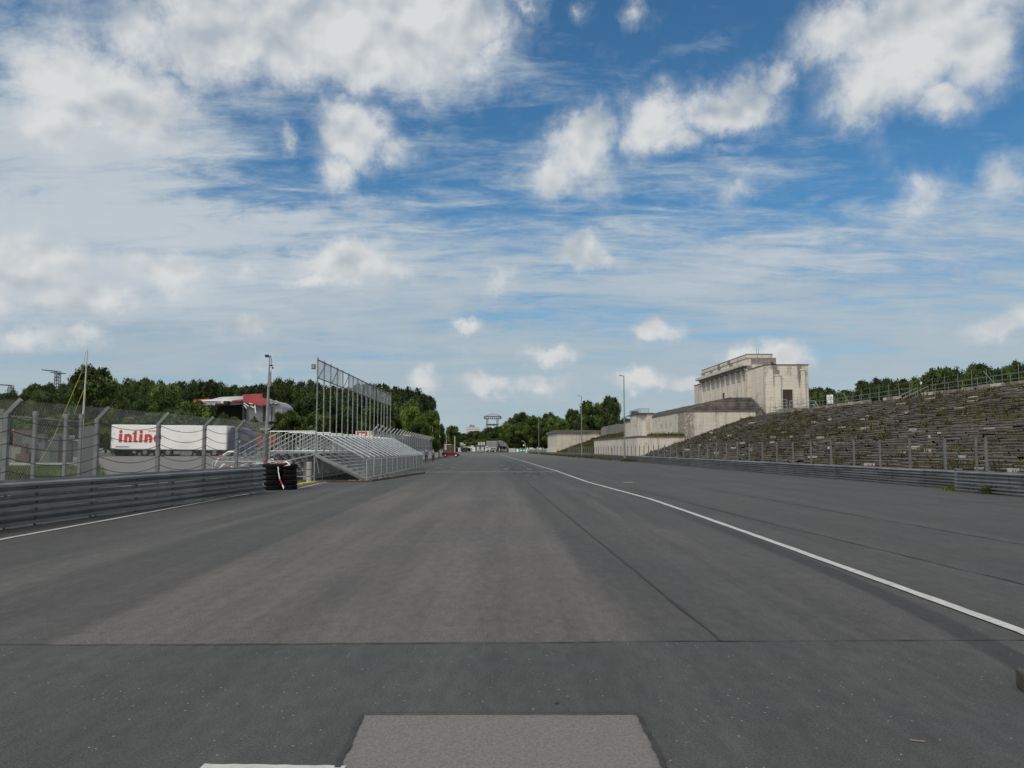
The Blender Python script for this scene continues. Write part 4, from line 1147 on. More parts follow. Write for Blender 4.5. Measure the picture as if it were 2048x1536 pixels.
# wedge of backing earth under each flight so nothing is open behind
def wedge(Da, Db, name='terrain'):
    mb = MB()
    prof = [(X0+.5, -.1), (X0+.5, .02), (X0+RUN*NROW, RISE*NROW-.25), (46.2, 6.75), (49.9, 6.75), (64, 0.0), (64, -.1)]
    vs = [tuple(W(x, Da, z)) for x, z in prof] + [tuple(W(x, Db, z)) for x, z in prof]; n = len(prof)
    mb.add(vs, [tuple(range(n)), tuple(reversed(range(n, 2*n)))] + [(k, (k+1)%n, (k+1)%n+n, k+n) for k in range(n)])
    return tag(mb.build(name, pm("earth_bank", (.08,.085,.045), .3, .6, .95, obj=False), fix=True), kind='structure')
wedge(15, 139.5); wedge(198, 297)
# loose bright replacement blocks
FRESH = pm('fresh_stone', (.40,.375,.33), .2, 2, .85, tint=True)
mb = MB()
for (u, v, wpx, hpx) in [(1510,845,9,3),(1552,875,11,4),(1580,863,12,3.5),(1549,885,8,3),(1648,875,14,4),(1672,892,13,5),(1640,912,17,4),(1742,855,17,4),(1700,852,13,3),(1636,843,8,4),(1666,838,5,4),(1748,830,8,2.5),(1740,838,16,2),(1829,822,7,4),(1835,859,14,5),(1885,866,5,3),(1872,869,2.5,6),(1440,905,8,5),(1405,890,7,3),(1385,897,9,3),(1466,870,8,3),(1480,893,9,3),(1700,929,14,7),(1725,931,22,6),(1762,925,20,5),(1931,915,14,5),(1872,897,12,6),(1978,936,20,4),(2038,941,22,9),(1958,941,30,6),(1490,886,8,3),(1430,863,6,3),(1590,872,6,3),(1820,905,12,3),(1990,858,20,3)]:
    # find row whose slope matches this ray: (z-1.6)/D = t ; X = (u-970)/1640*D ; z = SL*(X-X0)+.1
    s_ = (CY-v)/F; t = (s_*cp+sp)/(cp-s_*sp); k = (u-970)/F
    D = (1.6+SL*X0-.1)/(SL*k - t)
    if not 20 < D < 300: continue
    mb = MB()
    X = k*D; r = int((X-X0)/RUN); X = X0+RUN*r; z = RISE*(r+1)
    wl_ = wpx*D/F*(1.0/max(.25, k)); hh = min(.35, max(.12, hpx*D/F))
    p = W(X-.07, D); q = W(X-.07, D+min(wl_, 3.5))
    mb.bar((p.x,p.y,z-hh/2+.02), (q.x,q.y,z-hh/2+.02), .10, hh, (rs.uniform(.8,1.1),)*3)
    mb.build('repair_stone', FRESH, t1)
# painted board low on the steps
a = PX(1968,928,47); b_ = PX(2003,921,47)
o = MB().box(-.5,.5,0,.03,0,.20).build('notice_board', WHITE); o.location = (a.x+.45,47,a.z+.02); tag(o, 'small white notice board with dark blocks lying on the low steps at far right', 'board')
for (x, c) in ((-.38,BLACK),(-.18,BLACK),(.05,REDV),(.28,REDV)): MB().box(x-.08,x+.08,-.004,-.001,.05,.15).build('print_block', c, o)

# ---- lower and upper pylon blocks
DB = 140.0
def blockX(mb, Xa, Xb, Da, Db, z0, z1, c=None):
    vs = [tuple(W(x, d, z)) for z in (z0, z1) for (x, d) in ((Xa,Da),(Xb,Da),(Xb,Db),(Xa,Db))]
    return mb.add(vs, [(0,3,2,1),(4,5,6,7),(0,1,5,4),(1,2,6,5),(2,3,7,6),(3,0,4,7)], c)
low = empty('low_wall_block', tuple(W(26, DB)), 0, 'low pale stone wall block with dark coping at the foot of the steps', 'wall')
def rel(mb, root): 
    l = root.location; mb.v = [(x-l.x, y-l.y, z-l.z) for x, y, z in mb.v]; return mb
rel(blockX(MB(), 26, 34.2, DB, 196, -.2, 3.62), low).build('wall', STONE_W, low)
rel(blockX(MB(), 25.85, 34.0, DB-.15, 196.2, 3.62, 3.84), low).build('coping', CAP, low)
rel(blockX(MB(), 25.93, 26.0, 168, 168.9, 0, 1.8), low).build('door', BROWN, low)
rel(blockX(MB(), 25.93, 26.0, 152, 153, 0, 1.2), low).build('hatch', BLACK, low)
up = empty('high_wall_block', tuple(W(34, DB)), 0, 'tall pale stone wall block with a brown scar on its corner, behind the low wall', 'wall')
rel(blockX(MB(), 34, 46.2, DB-.01, 199, 0, 7.98), up).build('wall', STONE_B, up)
rel(blockX(MB(), 33.85, 46.3, DB-.15, 199.2, 7.98, 8.16), up).build('coping', CAP, up)
mb = MB()
c0 = W(34, 174)
# round-fronted tower on the road side
pts = [(34.1,181.5),(32.9,181.5)] + [(34-1.6-.9*math.sin(t), 174+7.0*math.cos(t)) for t in [math.pi*(k+.5)/11 for k in range(1,10)]] + [(32.9,166.5),(34.1,166.5)]
pw_ = [W(x, d) for x, d in pts]; n = len(pw_)
mb.add([(p.x,p.y,3.7) for p in pw_] + [(p.x,p.y,8.75) for p in pw_], [tuple(range(n)), tuple(reversed(range(n,2*n)))] + [(k,(k+1)%n,(k+1)%n+n,k+n) for k in range(n)])
rel(mb, up).build('tower', STONE_W, up)
mb = MB(); blockX(mb, 31.3, 34.3, 166.2, 181.8, 8.75, 8.92); rel(mb, up).build('tower_coping', CAP, up)
mb = MB()
def railing(mb, pts, h, step, r=.03, mids=(.5,)):
    for a, b_ in zip(pts, pts[1:]):
        a, b_ = Vector(a), Vector(b_)
        mb.tube(a+Vector((0,0,h)), b_+Vector((0,0,h)), r, 5)
        for m_ in mids: mb.tube(a+Vector((0,0,h*m_)), b_+Vector((0,0,h*m_)), r*.7, 4)
        n = max(1, round((b_-a).length/step))
        for k in range(n+1): p = a.lerp(b_, k/n); mb.tube(p, p+Vector((0,0,h)), r, 5)
railing(mb, [W(33.6,180,8.92), W(31.8,180,8.92), W(31.8,168,8.92), W(33.6,168,8.92)], .95, 1.4, .04, (.25,.5,.75))
rel(mb, up).build('tower_railing', STEEL_D, up)
rel(blockX(MB(), 32.0, 33.4, 178.4, 179.4, 8.93, 9.75), up).build('dark_cabinet', BLACK, up)
mb = MB()
for (d, z, h) in ((150,6.5,.8),(154,6.5,.9),(158,6.4,.8),(146,7.4,.5),(160,7.5,.5),(163,7.4,.6)): blockX(mb, 33.97, 34.0, d, d+.25, z-h, z)
rel(mb, up).build('drain_slot', BROWN, up)
# weeds line on top of the low block + dark stepped mound on the upper block
rr = random.Random(21); mb = MB()
for i in range(420):
    X = rr.uniform(28.5,34); D = rr.uniform(DB-.1, DB+4); p = W(X, D); blades(mb, p.x, p.y, 3.84, 6, .22, .38+.3*(rr.random()<.12), rr, .05, GC)
for i in range(120):
    D = rr.uniform(140,170); p = W(33.6, D); blades(mb, p.x, p.y, 3.84, 6, .2, .5, rr, .05, GC)
tag(mb.build('weeds', WEED, fix=False), 'weeds growing along the top of the low wall', 'weeds', kind='stuff')
# stepped mound
def mound_prof(X):
    if X < 42.5: return 8.1 + (X-34)*(10.45-8.1)/8.5
    if X < 45.6: return 10.45
    return 10.45-(X-45.6)*(10.45-7.2)/2.9
mb = MB(); rows = 12
DARKSTEP = pm("dark_terrace_stone", (.12,.108,.096), .35, 1.1, .95, 0, .5, 8, obj=False, tint=True, dirt=((.14,.125,.11), .7))
for r in range(rows):
    xa = 34.05 + 8.5*r/rows; z = 8.1 + (r+1)*(10.45-8.1)/rows; d = DB+.2+.004*r
    while d < 198.5:
        l = rs.uniform(2.0, 4.5); e = min(d+l, 198.5); c = rs.uniform(.7,1.35); j = rs.gauss(0,.05)
        blockX(mb, xa+j, 45.7, d, e-.03, z-.15, z+rs.gauss(0,.012), (c,c*.98,c*.94)); d = e
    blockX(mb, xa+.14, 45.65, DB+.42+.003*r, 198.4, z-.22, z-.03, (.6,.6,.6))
nst = 12
for r in range(nst):
    xa = 45.6 + 2.9*r/nst; z = 10.45 - (r+.2)*(10.45-7.2)/nst
    blockX(mb, 43, xa+2.9/nst+rs.gauss(0,.04), DB+.03+.01*r, DB+8, z-.19, z, (rs.uniform(.8,1.2),)*3)
blockX(mb, 43.5, 47.4, DB+.022, 198, 7.0, 8.2, (1,1,1))
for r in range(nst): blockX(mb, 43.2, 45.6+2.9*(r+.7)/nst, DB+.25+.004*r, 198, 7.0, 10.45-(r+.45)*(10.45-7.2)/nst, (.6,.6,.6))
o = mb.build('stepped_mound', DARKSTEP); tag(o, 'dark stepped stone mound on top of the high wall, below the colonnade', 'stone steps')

# ---- main hall
H0 = W(48.4, 141)
hall = empty('stone_hall', tuple(H0), 0, 'monumental pale stone hall with pilastered front, stepped roof parapet and brown door', 'building')
def hb(name, mb, mat, par=None, **k):
    l = H0; mb.v = [(x-l.x, y-l.y, z-l.z) for x, y, z in mb.v]; return mb.build(name, mat, par or hall, **k)
XP = 48.4
hb('end_pavilion', blockX(MB(), XP, XP+7.4, 141, 149.0, 6.6, 16.05), STONE_T)
hb('roof_edge', blockX(MB(), XP-.08, XP+7.5, 140.9, 149, 16.05, 16.20), CAP)
# door on the camera-facing side
def ud(u, D=141.0): return (u-970)/F*D
dxa, dxb = ud(1566), ud(1586)
drz0, drz1 = 7.1, zat(779,141)
hb('door', blockX(MB(), dxa, dxb, 140.93, 141.0, drz0, drz1), BROWN)
mb = MB(); blockX(mb, dxa-.14, dxa, 140.86, 141, drz0, drz1+.14); blockX(mb, dxb, dxb+.14, 140.86, 141, drz0, drz1+.14); blockX(mb, dxa, dxb, 140.86, 141, drz1, drz1+.14)
hb('door_frame', mb, STONE_W)
mb = MB(); blockX(mb, dxa+.1, dxa+.16, 140.88, 140.93, drz0, drz1); blockX(mb, (dxa+dxb)/2-.02, (dxa+dxb)/2+.02, 140.9, 140.93, drz0, drz1-.1); hb('door_leaf_edges', mb, BLACK)
# pilasters with broken grey tops
for (ua, ub, ta, tb, scar) in ((1550,1562,752,828,[(1546,728.5),(1556,728.5),(1556.5,738),(1561,741.5),(1561,753),(1551,753),(1550.5,776),(1553,786),(1549,770),(1548.5,745)]),
                         (1603,1611,741,826,[(1596,728.5),(1605,728.5),(1605,738),(1610,740),(1608,743),(1602.5,744),(1602,757),(1600,775),(1598.5,757),(1597.5,742)])):
    hb('pilaster', blockX(MB(), ud(ua), ud(ub), 140.62, 141, 6.9, zat(ta,141)), STONE_T)
    hb('pilaster_cap', blockX(MB(), ud(ua)-.12, ud(ub)+.12, 140.52, 141, zat(ta,141), zat(ta,141)+.22), STONE_T)
    mb = MB(); P2 = [W(ud(u), 141, zat(v,141)) for u, v in scar]; n = len(P2)
    mb.add([(p.x, 140.90, p.z) for p in P2]+[(p.x, 141.0, p.z) for p in P2], [tuple(range(n)), tuple(reversed(range(n,2*n)))]+[(k,(k+1)%n,(k+1)%n+n,k+n) for k in range(n)])
    hb('broken_patch', mb, STONE_G)
for (ua, ub, va, vb) in ((1540,1544,729,735),(1609,1612,729,736)): hb('small_panel', blockX(MB(), ud(ua), ud(ub), 140.96, 141, zat(vb,141), zat(va,141)), STONE_F)
# colonnade block
XC = 47.9; DA, DZ = 149.0, 182.0
hb('front_wall', blockX(MB(), XC+.35, XC+6, DA, DZ, 7.5, 17.0), STONE_T)
for k in range(10):
    d = DA+.2+ (DZ-DA-1.2)*k/9
    hb('pilaster', blockX(MB(), XC+(.17 if k else -.1), XC+.4, d, d+.95, 9, 15.9), STONE_T)
    hb('pilaster_cap', blockX(MB(), XC+(.05 if k else -.25), XC+.4, d-.12, d+1.07, 15.9, 16.25), STONE_T)
mb = MB()
for k in range(9):
    d = DA+.2+(DZ-DA-1.2)*k/9
    blockX(mb, XC+.30, XC+.345, d+.96, d+3.5, 14.2, 16.24)
hb('frieze_panel', mb, pm("grey_frieze", (.33,.31,.28), .2, 2, .85))
mb = MB(); blockX(mb, XC+.28, XC+.34, 164.8, 165.9, 10.4, 12.9); hb('narrow_opening', mb, BROWN)
mb = MB(); blockX(mb, XC-.2, XC+.55, DA-.2, DZ+.2, 16.25, 16.7); hb('architrave', mb, pm('stained_shaded_stone', (.22,.205,.18), .3, 1.0, .9, obj=False))  # architrave colour holds dark staining plus painted shade below the cornice
mb = MB(); blockX(mb, XC-.85, XC+.6, DA-.3, DZ+.9, 16.7, 17.3); hb('cornice', mb, STONE_F, bevel=.05)
mb = MB(); blockX(mb, XC+.05, XC+5.3, DA+.3, DZ-.5, 17.3, 18.15); hb('parapet_lower', mb, STONE_W)
mb = MB(); blockX(mb, XC-.02, XC+5.4, DA+.22, DZ-.4, 18.15, 18.22); hb('parapet_coping', mb, CAP)
mb = MB(); blockX(mb, XC+.15, XC+4.9, DA+.7, DZ-1, 18.22, 18.95); hb('parapet_upper', mb, STONE_W)
mb = MB(); blockX(mb, XC+.08, XC+4.98, DA+.6, DZ-.9, 18.95, 19.02); hb('parapet_coping', mb, CAP)
mb = MB(); blockX(mb, XC+.75, XC+5.3, DA+.15, DA+.29, 16.1, 18.13); hb('grey_gable', mb, STONE_G)
mb = MB(); blockX(mb, XC+4.35, XC+4.75, DA+.08, DA+.15, 17.0, 17.4); hb('vent_hole', mb, BLACK)
mb = MB()
for d in (158, 166, 172, 178): blockX(mb, XC+.02, XC+.05, d, d+2.2, 17.35, 18.1)
for d in (160, 167): blockX(mb, XC+.12, XC+.15, d, d+1.8, 18.25, 18.9)
hb('weathered_panel', mb, STONE_G)
hb('far_pavilion', blockX(MB(), XC+.2, XC+8, DZ+.05, 188, 7, 16.05), STONE_F)
hb('far_roof_edge', blockX(MB(), XC+.1, XC+8, DZ+.05, 188.1, 16.05, 16.2), CAP)
mb = MB()
for x in (50.6, 51.0): a = W(x, 152); mb.tube((a.x,a.y,18.9), (a.x,a.y,20.2), .03, 5)
a = W(50.8,152); mb.cbox(a.x,a.y,19.15,.5,.4,.3); hb('roof_antenna', mb, BLACK)
# landing with rough wall and railing before the door
ld = empty('door_landing', tuple(W(50.5, 138)), 0, 'rough grey stone landing with steel railings below the brown hall door', 'landing')
def lb(name, mb, mat): l = ld.location; mb.v = [(x-l.x, y-l.y, z-l.z) for x,y,z in mb.v]; return mb.build(name, mat, ld)
lb('landing_wall', blockX(MB(), 50.4, 54.8, 135.5, 140.6, 6.7, 8.35), pm("rough_grey_stone", (.15,.14,.125), .3, 1.5, .95, 0, .6, 6, obj=False))
mb = MB(); blockX(mb, 48.3, 50.4, 136.5, 140.6, 6.7, 7.3); blockX(mb, 45.9, 56, 134.3, 134.8, 6.7, 6.95); lb('low_ledge', mb, STONE_W)
mb = MB(); railing(mb, [W(50.5,135.7,8.35), W(54.7,135.7,8.35)], 1.2, 1.1, .035, (.5,))
railing(mb, [W(48.9,136.7,7.3), W(50.4,136.7,7.3)], 2.5, .8, .03, (.2,.4,.6,.8))
railing(mb, [W(52.0,135.6,7.3), W(53.6,135.6,8.0)], 1.1, .8, .03, (.5,))
mb.tube(W(54.7,135.6,9.4), W(56.0,135.0,7.0), .05, 5); mb.tube(W(54.3,135.6,9.0), W(55.6,135.0,6.8), .05, 5)
lb('railing', mb, STEEL_L)
mb = MB(); a = W(49.6,134.2); mb.cbox(a.x,a.y,7.15,.6,.3,.55); b2 = mb; lb('white_block', mb, WHITE)

# ---- top walkway: parapet, railing, tall posts
XT = X0+RUN*NROW+.15
par = empty('terrace_parapet', tuple(W(XT, 60)), 0, 'broken stone parapet along the top of the steps', 'parapet')
mb = MB(); d = 30
while d < 132:
    l = rs.uniform(.8,2.2); e = d+l
    if not (84.6 < d < 87.4):
        c = rs.uniform(.55,1.1) if rs.random() < .8 else rs.uniform(1.4,1.9)
        blockX(mb, XT, XT+.5, d, e-.02, 6.6, 7.38+rs.gauss(0,.05)-(.25 if rs.random()<.1 else 0), (c,c*.98,c*.95))
    d = e
PARM = pm('parapet_grey', (.25,.232,.205), .2, 1.4, .9, 0, .5, 8, tint=True, dirt=((.1,.09,.08), .7))
l = par.location; mb.v = [(x-l.x,y-l.y,z-l.z) for x,y,z in mb.v]
mb2 = MB(); k_ = next(i for i in range(0, len(mb.v), 8) if mb.v[i][1]+l.y > 85.5)
mb2.v = mb.v[k_:]; mb2.f = [tuple(a-k_ for a in f) for f in mb.f if f[0] >= k_]; mb2.c = [c for f, c in zip(mb.f, mb.c) if f[0] >= k_]
n_ = sum(1 for f in mb.f if f[0] < k_); mb.v = mb.v[:k_]; mb.f = mb.f[:n_]; mb.c = mb.c[:n_]
mb.build('parapet_stone', PARM, par); mb2.build('parapet_stone', PARM, par)
rl = empty('terrace_railing', tuple(W(XT+.6, 60)), 0, 'thin galvanised two-bar railing along the top of the stone steps', 'railing')
def rlb(root, name, mb, mat): l = root.location; mb.v = [(x-l.x,y-l.y,z-l.z) for x,y,z in mb.v]; return mb.build(name, mat, root)
RAILG = pm("railing_grey", (.17,.185,.18), .1, 3, .55, .3)
for (da, db) in ((40,84.2),(88,131)):
    mb = MB(); mb.tube(W(XT+.6,da,8.13), W(XT+.6,db,8.13), .03, 5); rlb(rl, 'top_bar', mb, RAILG)
    mb = MB(); mb.tube(W(XT+.6,da,7.65), W(XT+.6,db,7.65), .022, 5); rlb(rl, 'middle_bar', mb, RAILG)
    d = da
    while d <= db: mb = MB(); mb.tube(W(XT+.6,d,6.9), W(XT+.6,d,8.13), .025, 5); rlb(rl, 'post', mb, RAILG); d += 2.4
tf = empty('terrace_fence', tuple(W(XT+1.2, 60)), 0, 'tall thin fence posts with fine wires behind the railing on the terrace top', 'fence')
d = 48
while d < 134:
    mb = MB(); mb.tube(W(XT+1.2,d,6.8), W(XT+1.2,d,9.0), .025, 5); rlb(tf, 'post', mb, RAILG); d += 2.3
mb = MB()
for z in (7.3,7.8,8.3,8.85): mb.tube(W(XT+1.2,48,z), W(XT+1.2,134,z), .008, 3)
rlb(tf, 'wire', mb, RAILG)
for d in (63,76,106):
    mb = MB(); mb.tube(W(XT+1.2,d,8.8), W(XT+1.2,d-2.4,6.9), .035, 5); rlb(tf, 'diagonal_brace', mb, RAILG)
hr = empty('stair_handrail', tuple(W(XT, 86)), 0, 'short steel handrail sloping down through the gap in the terrace parapet', 'handrail')
for dd in (84.9, 87.0):
    mb = MB(); mb.tube(W(XT+.8,dd,8.1), W(XT-1.8,dd,6.9), .04, 6); mb.tube(W(XT+.8,dd,7.65), W(XT-1.8,dd,6.45), .03, 6)
    for t in (0,.5,1): p = W(XT+.8,dd,8.1).lerp(W(XT-1.8,dd,6.9), t); mb.tube(p, p-Vector((0,0,1.1)), .03, 5)
    rlb(hr, 'handrail_bar', mb, RAILG)
nb_ = empty('information_board', tuple(W(47.6, 113)), 0, 'white information board on posts beside the walkway right of the hall', 'board')
a = W(47.6,113)
MB().box(-.42,.02,0,.05,1.1,2.35).build('left_panel', WHITE, nb_); MB().box(.06,.44,0,.05,1.15,2.4).build('right_panel', WHITE, nb_)
nb_.location.z = 6.7
for x in (-.44, .04, .46): MB().box(x-.02,x+.02,.01,.06,0,2.4).build('post', STEEL, nb_)
mb = MB()
for (x,z,w2_,h_) in ((-.2,1.95,.2,.14),(.22,2.0,.2,.2),(-.25,1.3,.1,.09),(.2,1.45,.1,.09)): mb.box(x-w2_/2,x+w2_/2,-.006,-.001,z-h_/2,z+h_/2)
mb.build('printed_blocks', pm("faded_print", (.2,.23,.2), .2, 6, .6), nb_)
mb = MB(); mb.box(-.1,.1,0,.03,0,.26); o = mb.build('small_sign', OFFW); o.location = W(XT+1.0, 86.6, 8.45); tag(o, 'tiny white sign on the fence above the parapet gap', 'sign')

# ---- fence posts behind the right rail
TPOST = pm('dull_post', (.125,.137,.135), .15, 3, .7, .1)
rf_ = empty('track_fence', tuple(W(20.5, 33)), 0, 'row of slim steel fence posts with thin wires behind the right guard rail', 'fence')
for k in range(60):
    D = 24.5+3.0*k*(1+.0)+ (0.0); p = W(20.4, D)-rf_.location; mb = MB()
    mb.box(p.x-.045,p.x+.045,p.y-.045,p.y+.045,0,2.08); mb.box(p.x-.05,p.x+.05,p.y-.05,p.y+.05,.9,.95)
    mb.build('post', TPOST, rf_)
p = W(20.3, 34.0)-rf_.location; MB().box(p.x-.035,p.x+.035,p.y-.035,p.y+.035,0,2.08).build('post', TPOST, rf_)
mb = MB()
for z in (.9,1.15,1.4,1.65,1.85,2.05): mb.tube(W(20.4,24.5,z)-rf_.location, W(20.4,201.5,z)-rf_.location, .0045, 3)
mb.build('wire', MESHM, rf_)

# ---- far end wall of the terraces
fe = empty('far_end_wall', tuple(W(26.0, 298)), 0, 'weathered stone end wall with dark coping at the far end of the terraces', 'wall')
def feb(name, mb, mat): l = fe.location; mb.v = [(x-l.x,y-l.y,z-l.z) for x,y,z in mb.v]; return mb.build(name, mat, fe)
feb('wall', blockX(MB(), 26, 44.5, 298, 340, 0, 7.4), STONE_F)
feb('coping', blockX(MB(), 25.4, 44.6, 297.4, 341, 7.4, 8.4), CAP)
feb('plinth', blockX(MB(), 24.9, 26, 297, 330, 0, 1.9), STONE_W)
feb('return_wall', blockX(MB(), 42.5, 55, 262, 297.3, 6.6, 9.6), pm("far_grey_wall", (.14,.145,.125), .2, .5, .9))
feb('pier', blockX(MB(), 42.0, 44.0, 285, 297.3, 6, 9.0), STONE_G)
feb('white_ledge', blockX(MB(), 38.4, 41.5, 296, 298, 5.7, 6.3), STONE_W)

# ---- weeds on steps
rr = random.Random(77); mb = MB()
def on_step(X, D): return RISE*(int((X-X0)/RUN)+1)
for i in range(4600):
    D = 24 + 150*rr.random()**1.35; X = X0 + rr.random()*RUN*(NROW-.2)
    if D > 139 and X > 26: continue
    dens_ = mnoise.noise(Vector((X*.16, D*.09, 1.7)))
    if dens_ < rr.uniform(-.35, .28): continue
    row = int((X-X0)/RUN); X = X0+RUN*row+rr.uniform(.12,.5); p = W(X, D)
    big_ = rr.random() < .10; hgt = .55 if big_ else rr.uniform(.14,.30)
    blades(mb, p.x, p.y, RISE*(row+1)-.02, 14 if big_ else 7, .22 if big_ else .14, hgt, rr, .035 if D < 60 else .055, ((.62,.58,.8),(.5,.47,.6),(.8,.66,.75),(.38,.36,.4),(.6,.68,.6),(.5,.42,.45)))
tag(mb.build('weeds', WEED, fix=False), 'weeds and dry tufts growing across the stone steps', 'weeds', kind='stuff')
mb = MB()
for i in range(2600):
    D = rr.uniform(199,297); X = X0+rr.random()*RUN*NROW; row = int((X-X0)/RUN); p = W(X0+RUN*row+.3, D)
    blades(mb, p.x, p.y, RISE*(row+1), 5, .5, .45, rr, .14, ((1,1,1),(.8,.8,.6),(1.2,1.2,.8)))
tag(mb.build('weeds', WEED, fix=False), 'weeds covering the distant stone steps', 'weeds', kind='stuff')
mb = MB()
for i in range(900):
    D = rr.uniform(104,300); X = 17.9 if D > 150 else 18.5
    if mnoise.noise(Vector((D*.11, 3, 3))) < -.05: continue
    p = W(X+rr.gauss(-.1,.25)+(0 if D<150 else -(D-150)*.008), D); blades(mb, p.x, p.y, 0, 8, .3, .38, rr, .06, GC)
tag(mb.build('weeds', WEED, fix=False), 'weeds along the foot of the far right guard rail', 'weeds', kind='stuff')
def tuft(u, v, wpx, hpx, n, label, mt=GRASS, nm='weed_tuft'):
    c = G(u, v); mb = MB(); D = c.y
    for i in range(n):
        blades(mb, rr.gauss(0, wpx*D/F*.26), rr.gauss(0,.12), 0, 5, .05, hpx*D/F*rr.uniform(.6,1), rr, .012, ((1,1,1),(.7,.8,.6),(1.3,1.3,1),(.5,.6,.4)))
    o = mb.build(nm, mt, fix=False); o.location = (c.x, c.y, 0); return tag(o, label, 'weed tuft')
tuft(1994,988,46,20,190,'bright green weed tuft against the guard rail at the right edge')
tuft(1896,981,14,10,40,'thin dark weed tuft at the foot of the gap post')
# lone concrete block at right edge of the picture
p = G(2047,1386)
o = MB().box(0,.55,0,.15,0,.125).build('kerb_block', pm("mossy_concrete", (.05,.05,.038), .35, 5, .95, 0, .6, 30), bevel=.012); o.location = p; o.rotation_euler=(0,0,-.25)
tag(o, 'dark mossy concrete block lying on the asphalt at the right edge', 'block')
p = G(1113,1408); o = MB().lathe([(.001,0),(.012,.0),(.014,.006),(.008,.014),(.001,.016)], 0, 0, 7).build('pebble', BLACK); o.location = p; tag(o, 'tiny dark pebble on the road above the pale patch', 'pebble')
mb = MB(); a = G(1820,1482); b_ = G(1850,1486); mb.tube((0,0,.006), (b_.x-a.x, b_.y-a.y, .008), .004, 5)
o = mb.build('twig', pm("straw", (.2,.16,.11), .1, 9, .8)); o.location = a; tag(o, 'thin straw coloured twig on the road at lower right', 'twig')

# ---- street lamps along the right rail
def street_lamp(u, vtop, D, armpx, label):
    X = (u-970)/F*D; p = W(X, D); o = empty('street_lamp', tuple(p), 0, label, 'street lamp', 'tall street lamps along the right side')
    H = zat(vtop, D)
    MB().tube((0,0,0), (0,0,H), .095, 10, .06).build('pole', pm("lamp_pole", (.2,.2,.18), .1, 2, .6, .2) if 'lamp_pole' not in bpy.data.materials else bpy.data.materials['lamp_pole'], o)
    MB().tube((0,0,0), (0,0,2.2), .12, 10).build('pole_sleeve', bpy.data.materials['lamp_pole'], o)
    a = armpx*D/F
    MB().bar((0,0,H-.05), (-a*.45,0,H+.02), .07, .07).build('arm', bpy.data.materials['lamp_pole'], o)
    MB().prism([(-a,H+.10),(-a*.4,H+.07),(-a*.4,H-.05),(-a,H+.0)], 'y', -.14, .14).build('lamp_head', STEEL, o)
    return o
street_lamp(1248.5, 751.5, 109, 9, 'tallest street lamp, in front of the low white wall')
street_lamp(1163, 792, 154, 7, 'middle street lamp, left of the low white wall')
street_lamp(1077.5, 830, 239, 4, 'farthest tall street lamp, before the dark trees')
# ================================================================ FAR END
def at(u, v, D): return PX(u, v, D)
def far_root(name, u, D, label, cat, group=None):
    p = PX(u, 904, D); return empty(name, (p.x, D, 0), 0, label, cat, group)
def fb(root, name, u0, v0, u1, v1, mat, y0=0, y1=1, **k):
    D = root.location.y; a, b_ = PX(u0,v1,D), PX(u1,v0,D); x = root.location.x
    return MB().box(a.x-x, b_.x-x, y0, y1, max(0,a.z), b_.z).build(name, mat, root, **k)
FDD = 400
h = far_root('scaffold_hut', 961, FDD, 'grey green scaffold hut with three pale panels on its roof, far down the road', 'hut')
fb(h,'frame',951,890,972,905,pm("hut_dark", (.09,.10,.09), .2, .5, .8),0,4)
for (u0,u1) in ((954,958.5),(962.5,967)): fb(h,'wall_panel',u0,894,u1,900,GREYV,-.2,0)
fb(h,'lower_rail',951.5,899.5,970,901,GREYV,-.4,-.2); fb(h,'lower_rail',951.5,902,968,903,GREYV,-.4,-.2)
for (u0,u1) in ((956,959.6),(961,964.8),(966,969.8)): fb(h,'roof_panel',u0,884,u1,890,GREYV,0,.3)
pst = far_root('white_post', 971.3, FDD-2, 'white upright post between the scaffold hut and the striped van', 'post'); fb(pst,'post',970.8,893,972,902.5,WHITE,0,.3); fb(pst,'foot',970.3,902,972.5,905,CONC,-.1,.4)
v_ = far_root('event_truck', 983, FDD-1, 'grey striped box truck with white cab front, parked below the domed roof', 'truck')
fb(v_,'box',972,881.5,995,895,pm("striped_grey", (.17,.18,.17), .12, .4, .7),.5,6)
for k in range(5): fb(v_,'stripe',974,883+2.3*k,993,883.7+2.3*k,GREYV,.35,.5)
fb(v_,'side_skirt',974,894.5,993,900.5,GREYV,.2,5); fb(v_,'cab_front',972,893,975.5,901,WHITE,.0,3); fb(v_,'windscreen',972.6,894,975,896.5,GLASS,-.1,0); fb(v_,'underbody',973,900,995,903,BLACK,.3,5); fb(v_,'hatch',982,896.5,992,898.5,BLACK,.05,.2)
for u in (978.5,990.5):
    x = PX(u,904,FDD-1).x - v_.location.x; wheel(v_, x, 0, .52, .4)
dm = far_root('domed_roof', 1007, FDD+4, 'grey half-domed roof over a dark open bay at the far end', 'dome')
D = FDD+4
pts = [(995,903),(995,881.5),(1000,881),(1006,882.5),(1012,887),(1017,893.5),(1019.5,899),(1019,903),(1016.5,903),(1016,898),(1013.5,893),(996.5,892.5),(997,903)]
P2 = [PX(u,v,D) for u,v in pts]; mb = MB(); mb.prism([(p.x-dm.location.x, max(0,p.z)) for p in P2], 'y', 0, 12); mb.build('shell', pm("grey_dome", (.15,.165,.175), .2, .3, .6), dm)
fb(dm,'back_wall',997,892,1016,904,pm("bay_dark", (.03,.033,.035), .2, .5, .9),3,4)
fb(dm,'white_door',997.5,895.5,1000,903,WHITE,-.2,.1); fb(dm,'counter',1001,899.5,1015,900.7,GREYV,-.4,.1); fb(dm,'counter_front',1001,900.7,1015,903.5,STEEL_D,-.2,.1); fb(dm,'inner_panel',1003,894.5,1006,899,GREYV,2,2.5); fb(dm,'inner_panel',1010,894,1014,898.5,GREYV,2,2.5)
mb = MB()
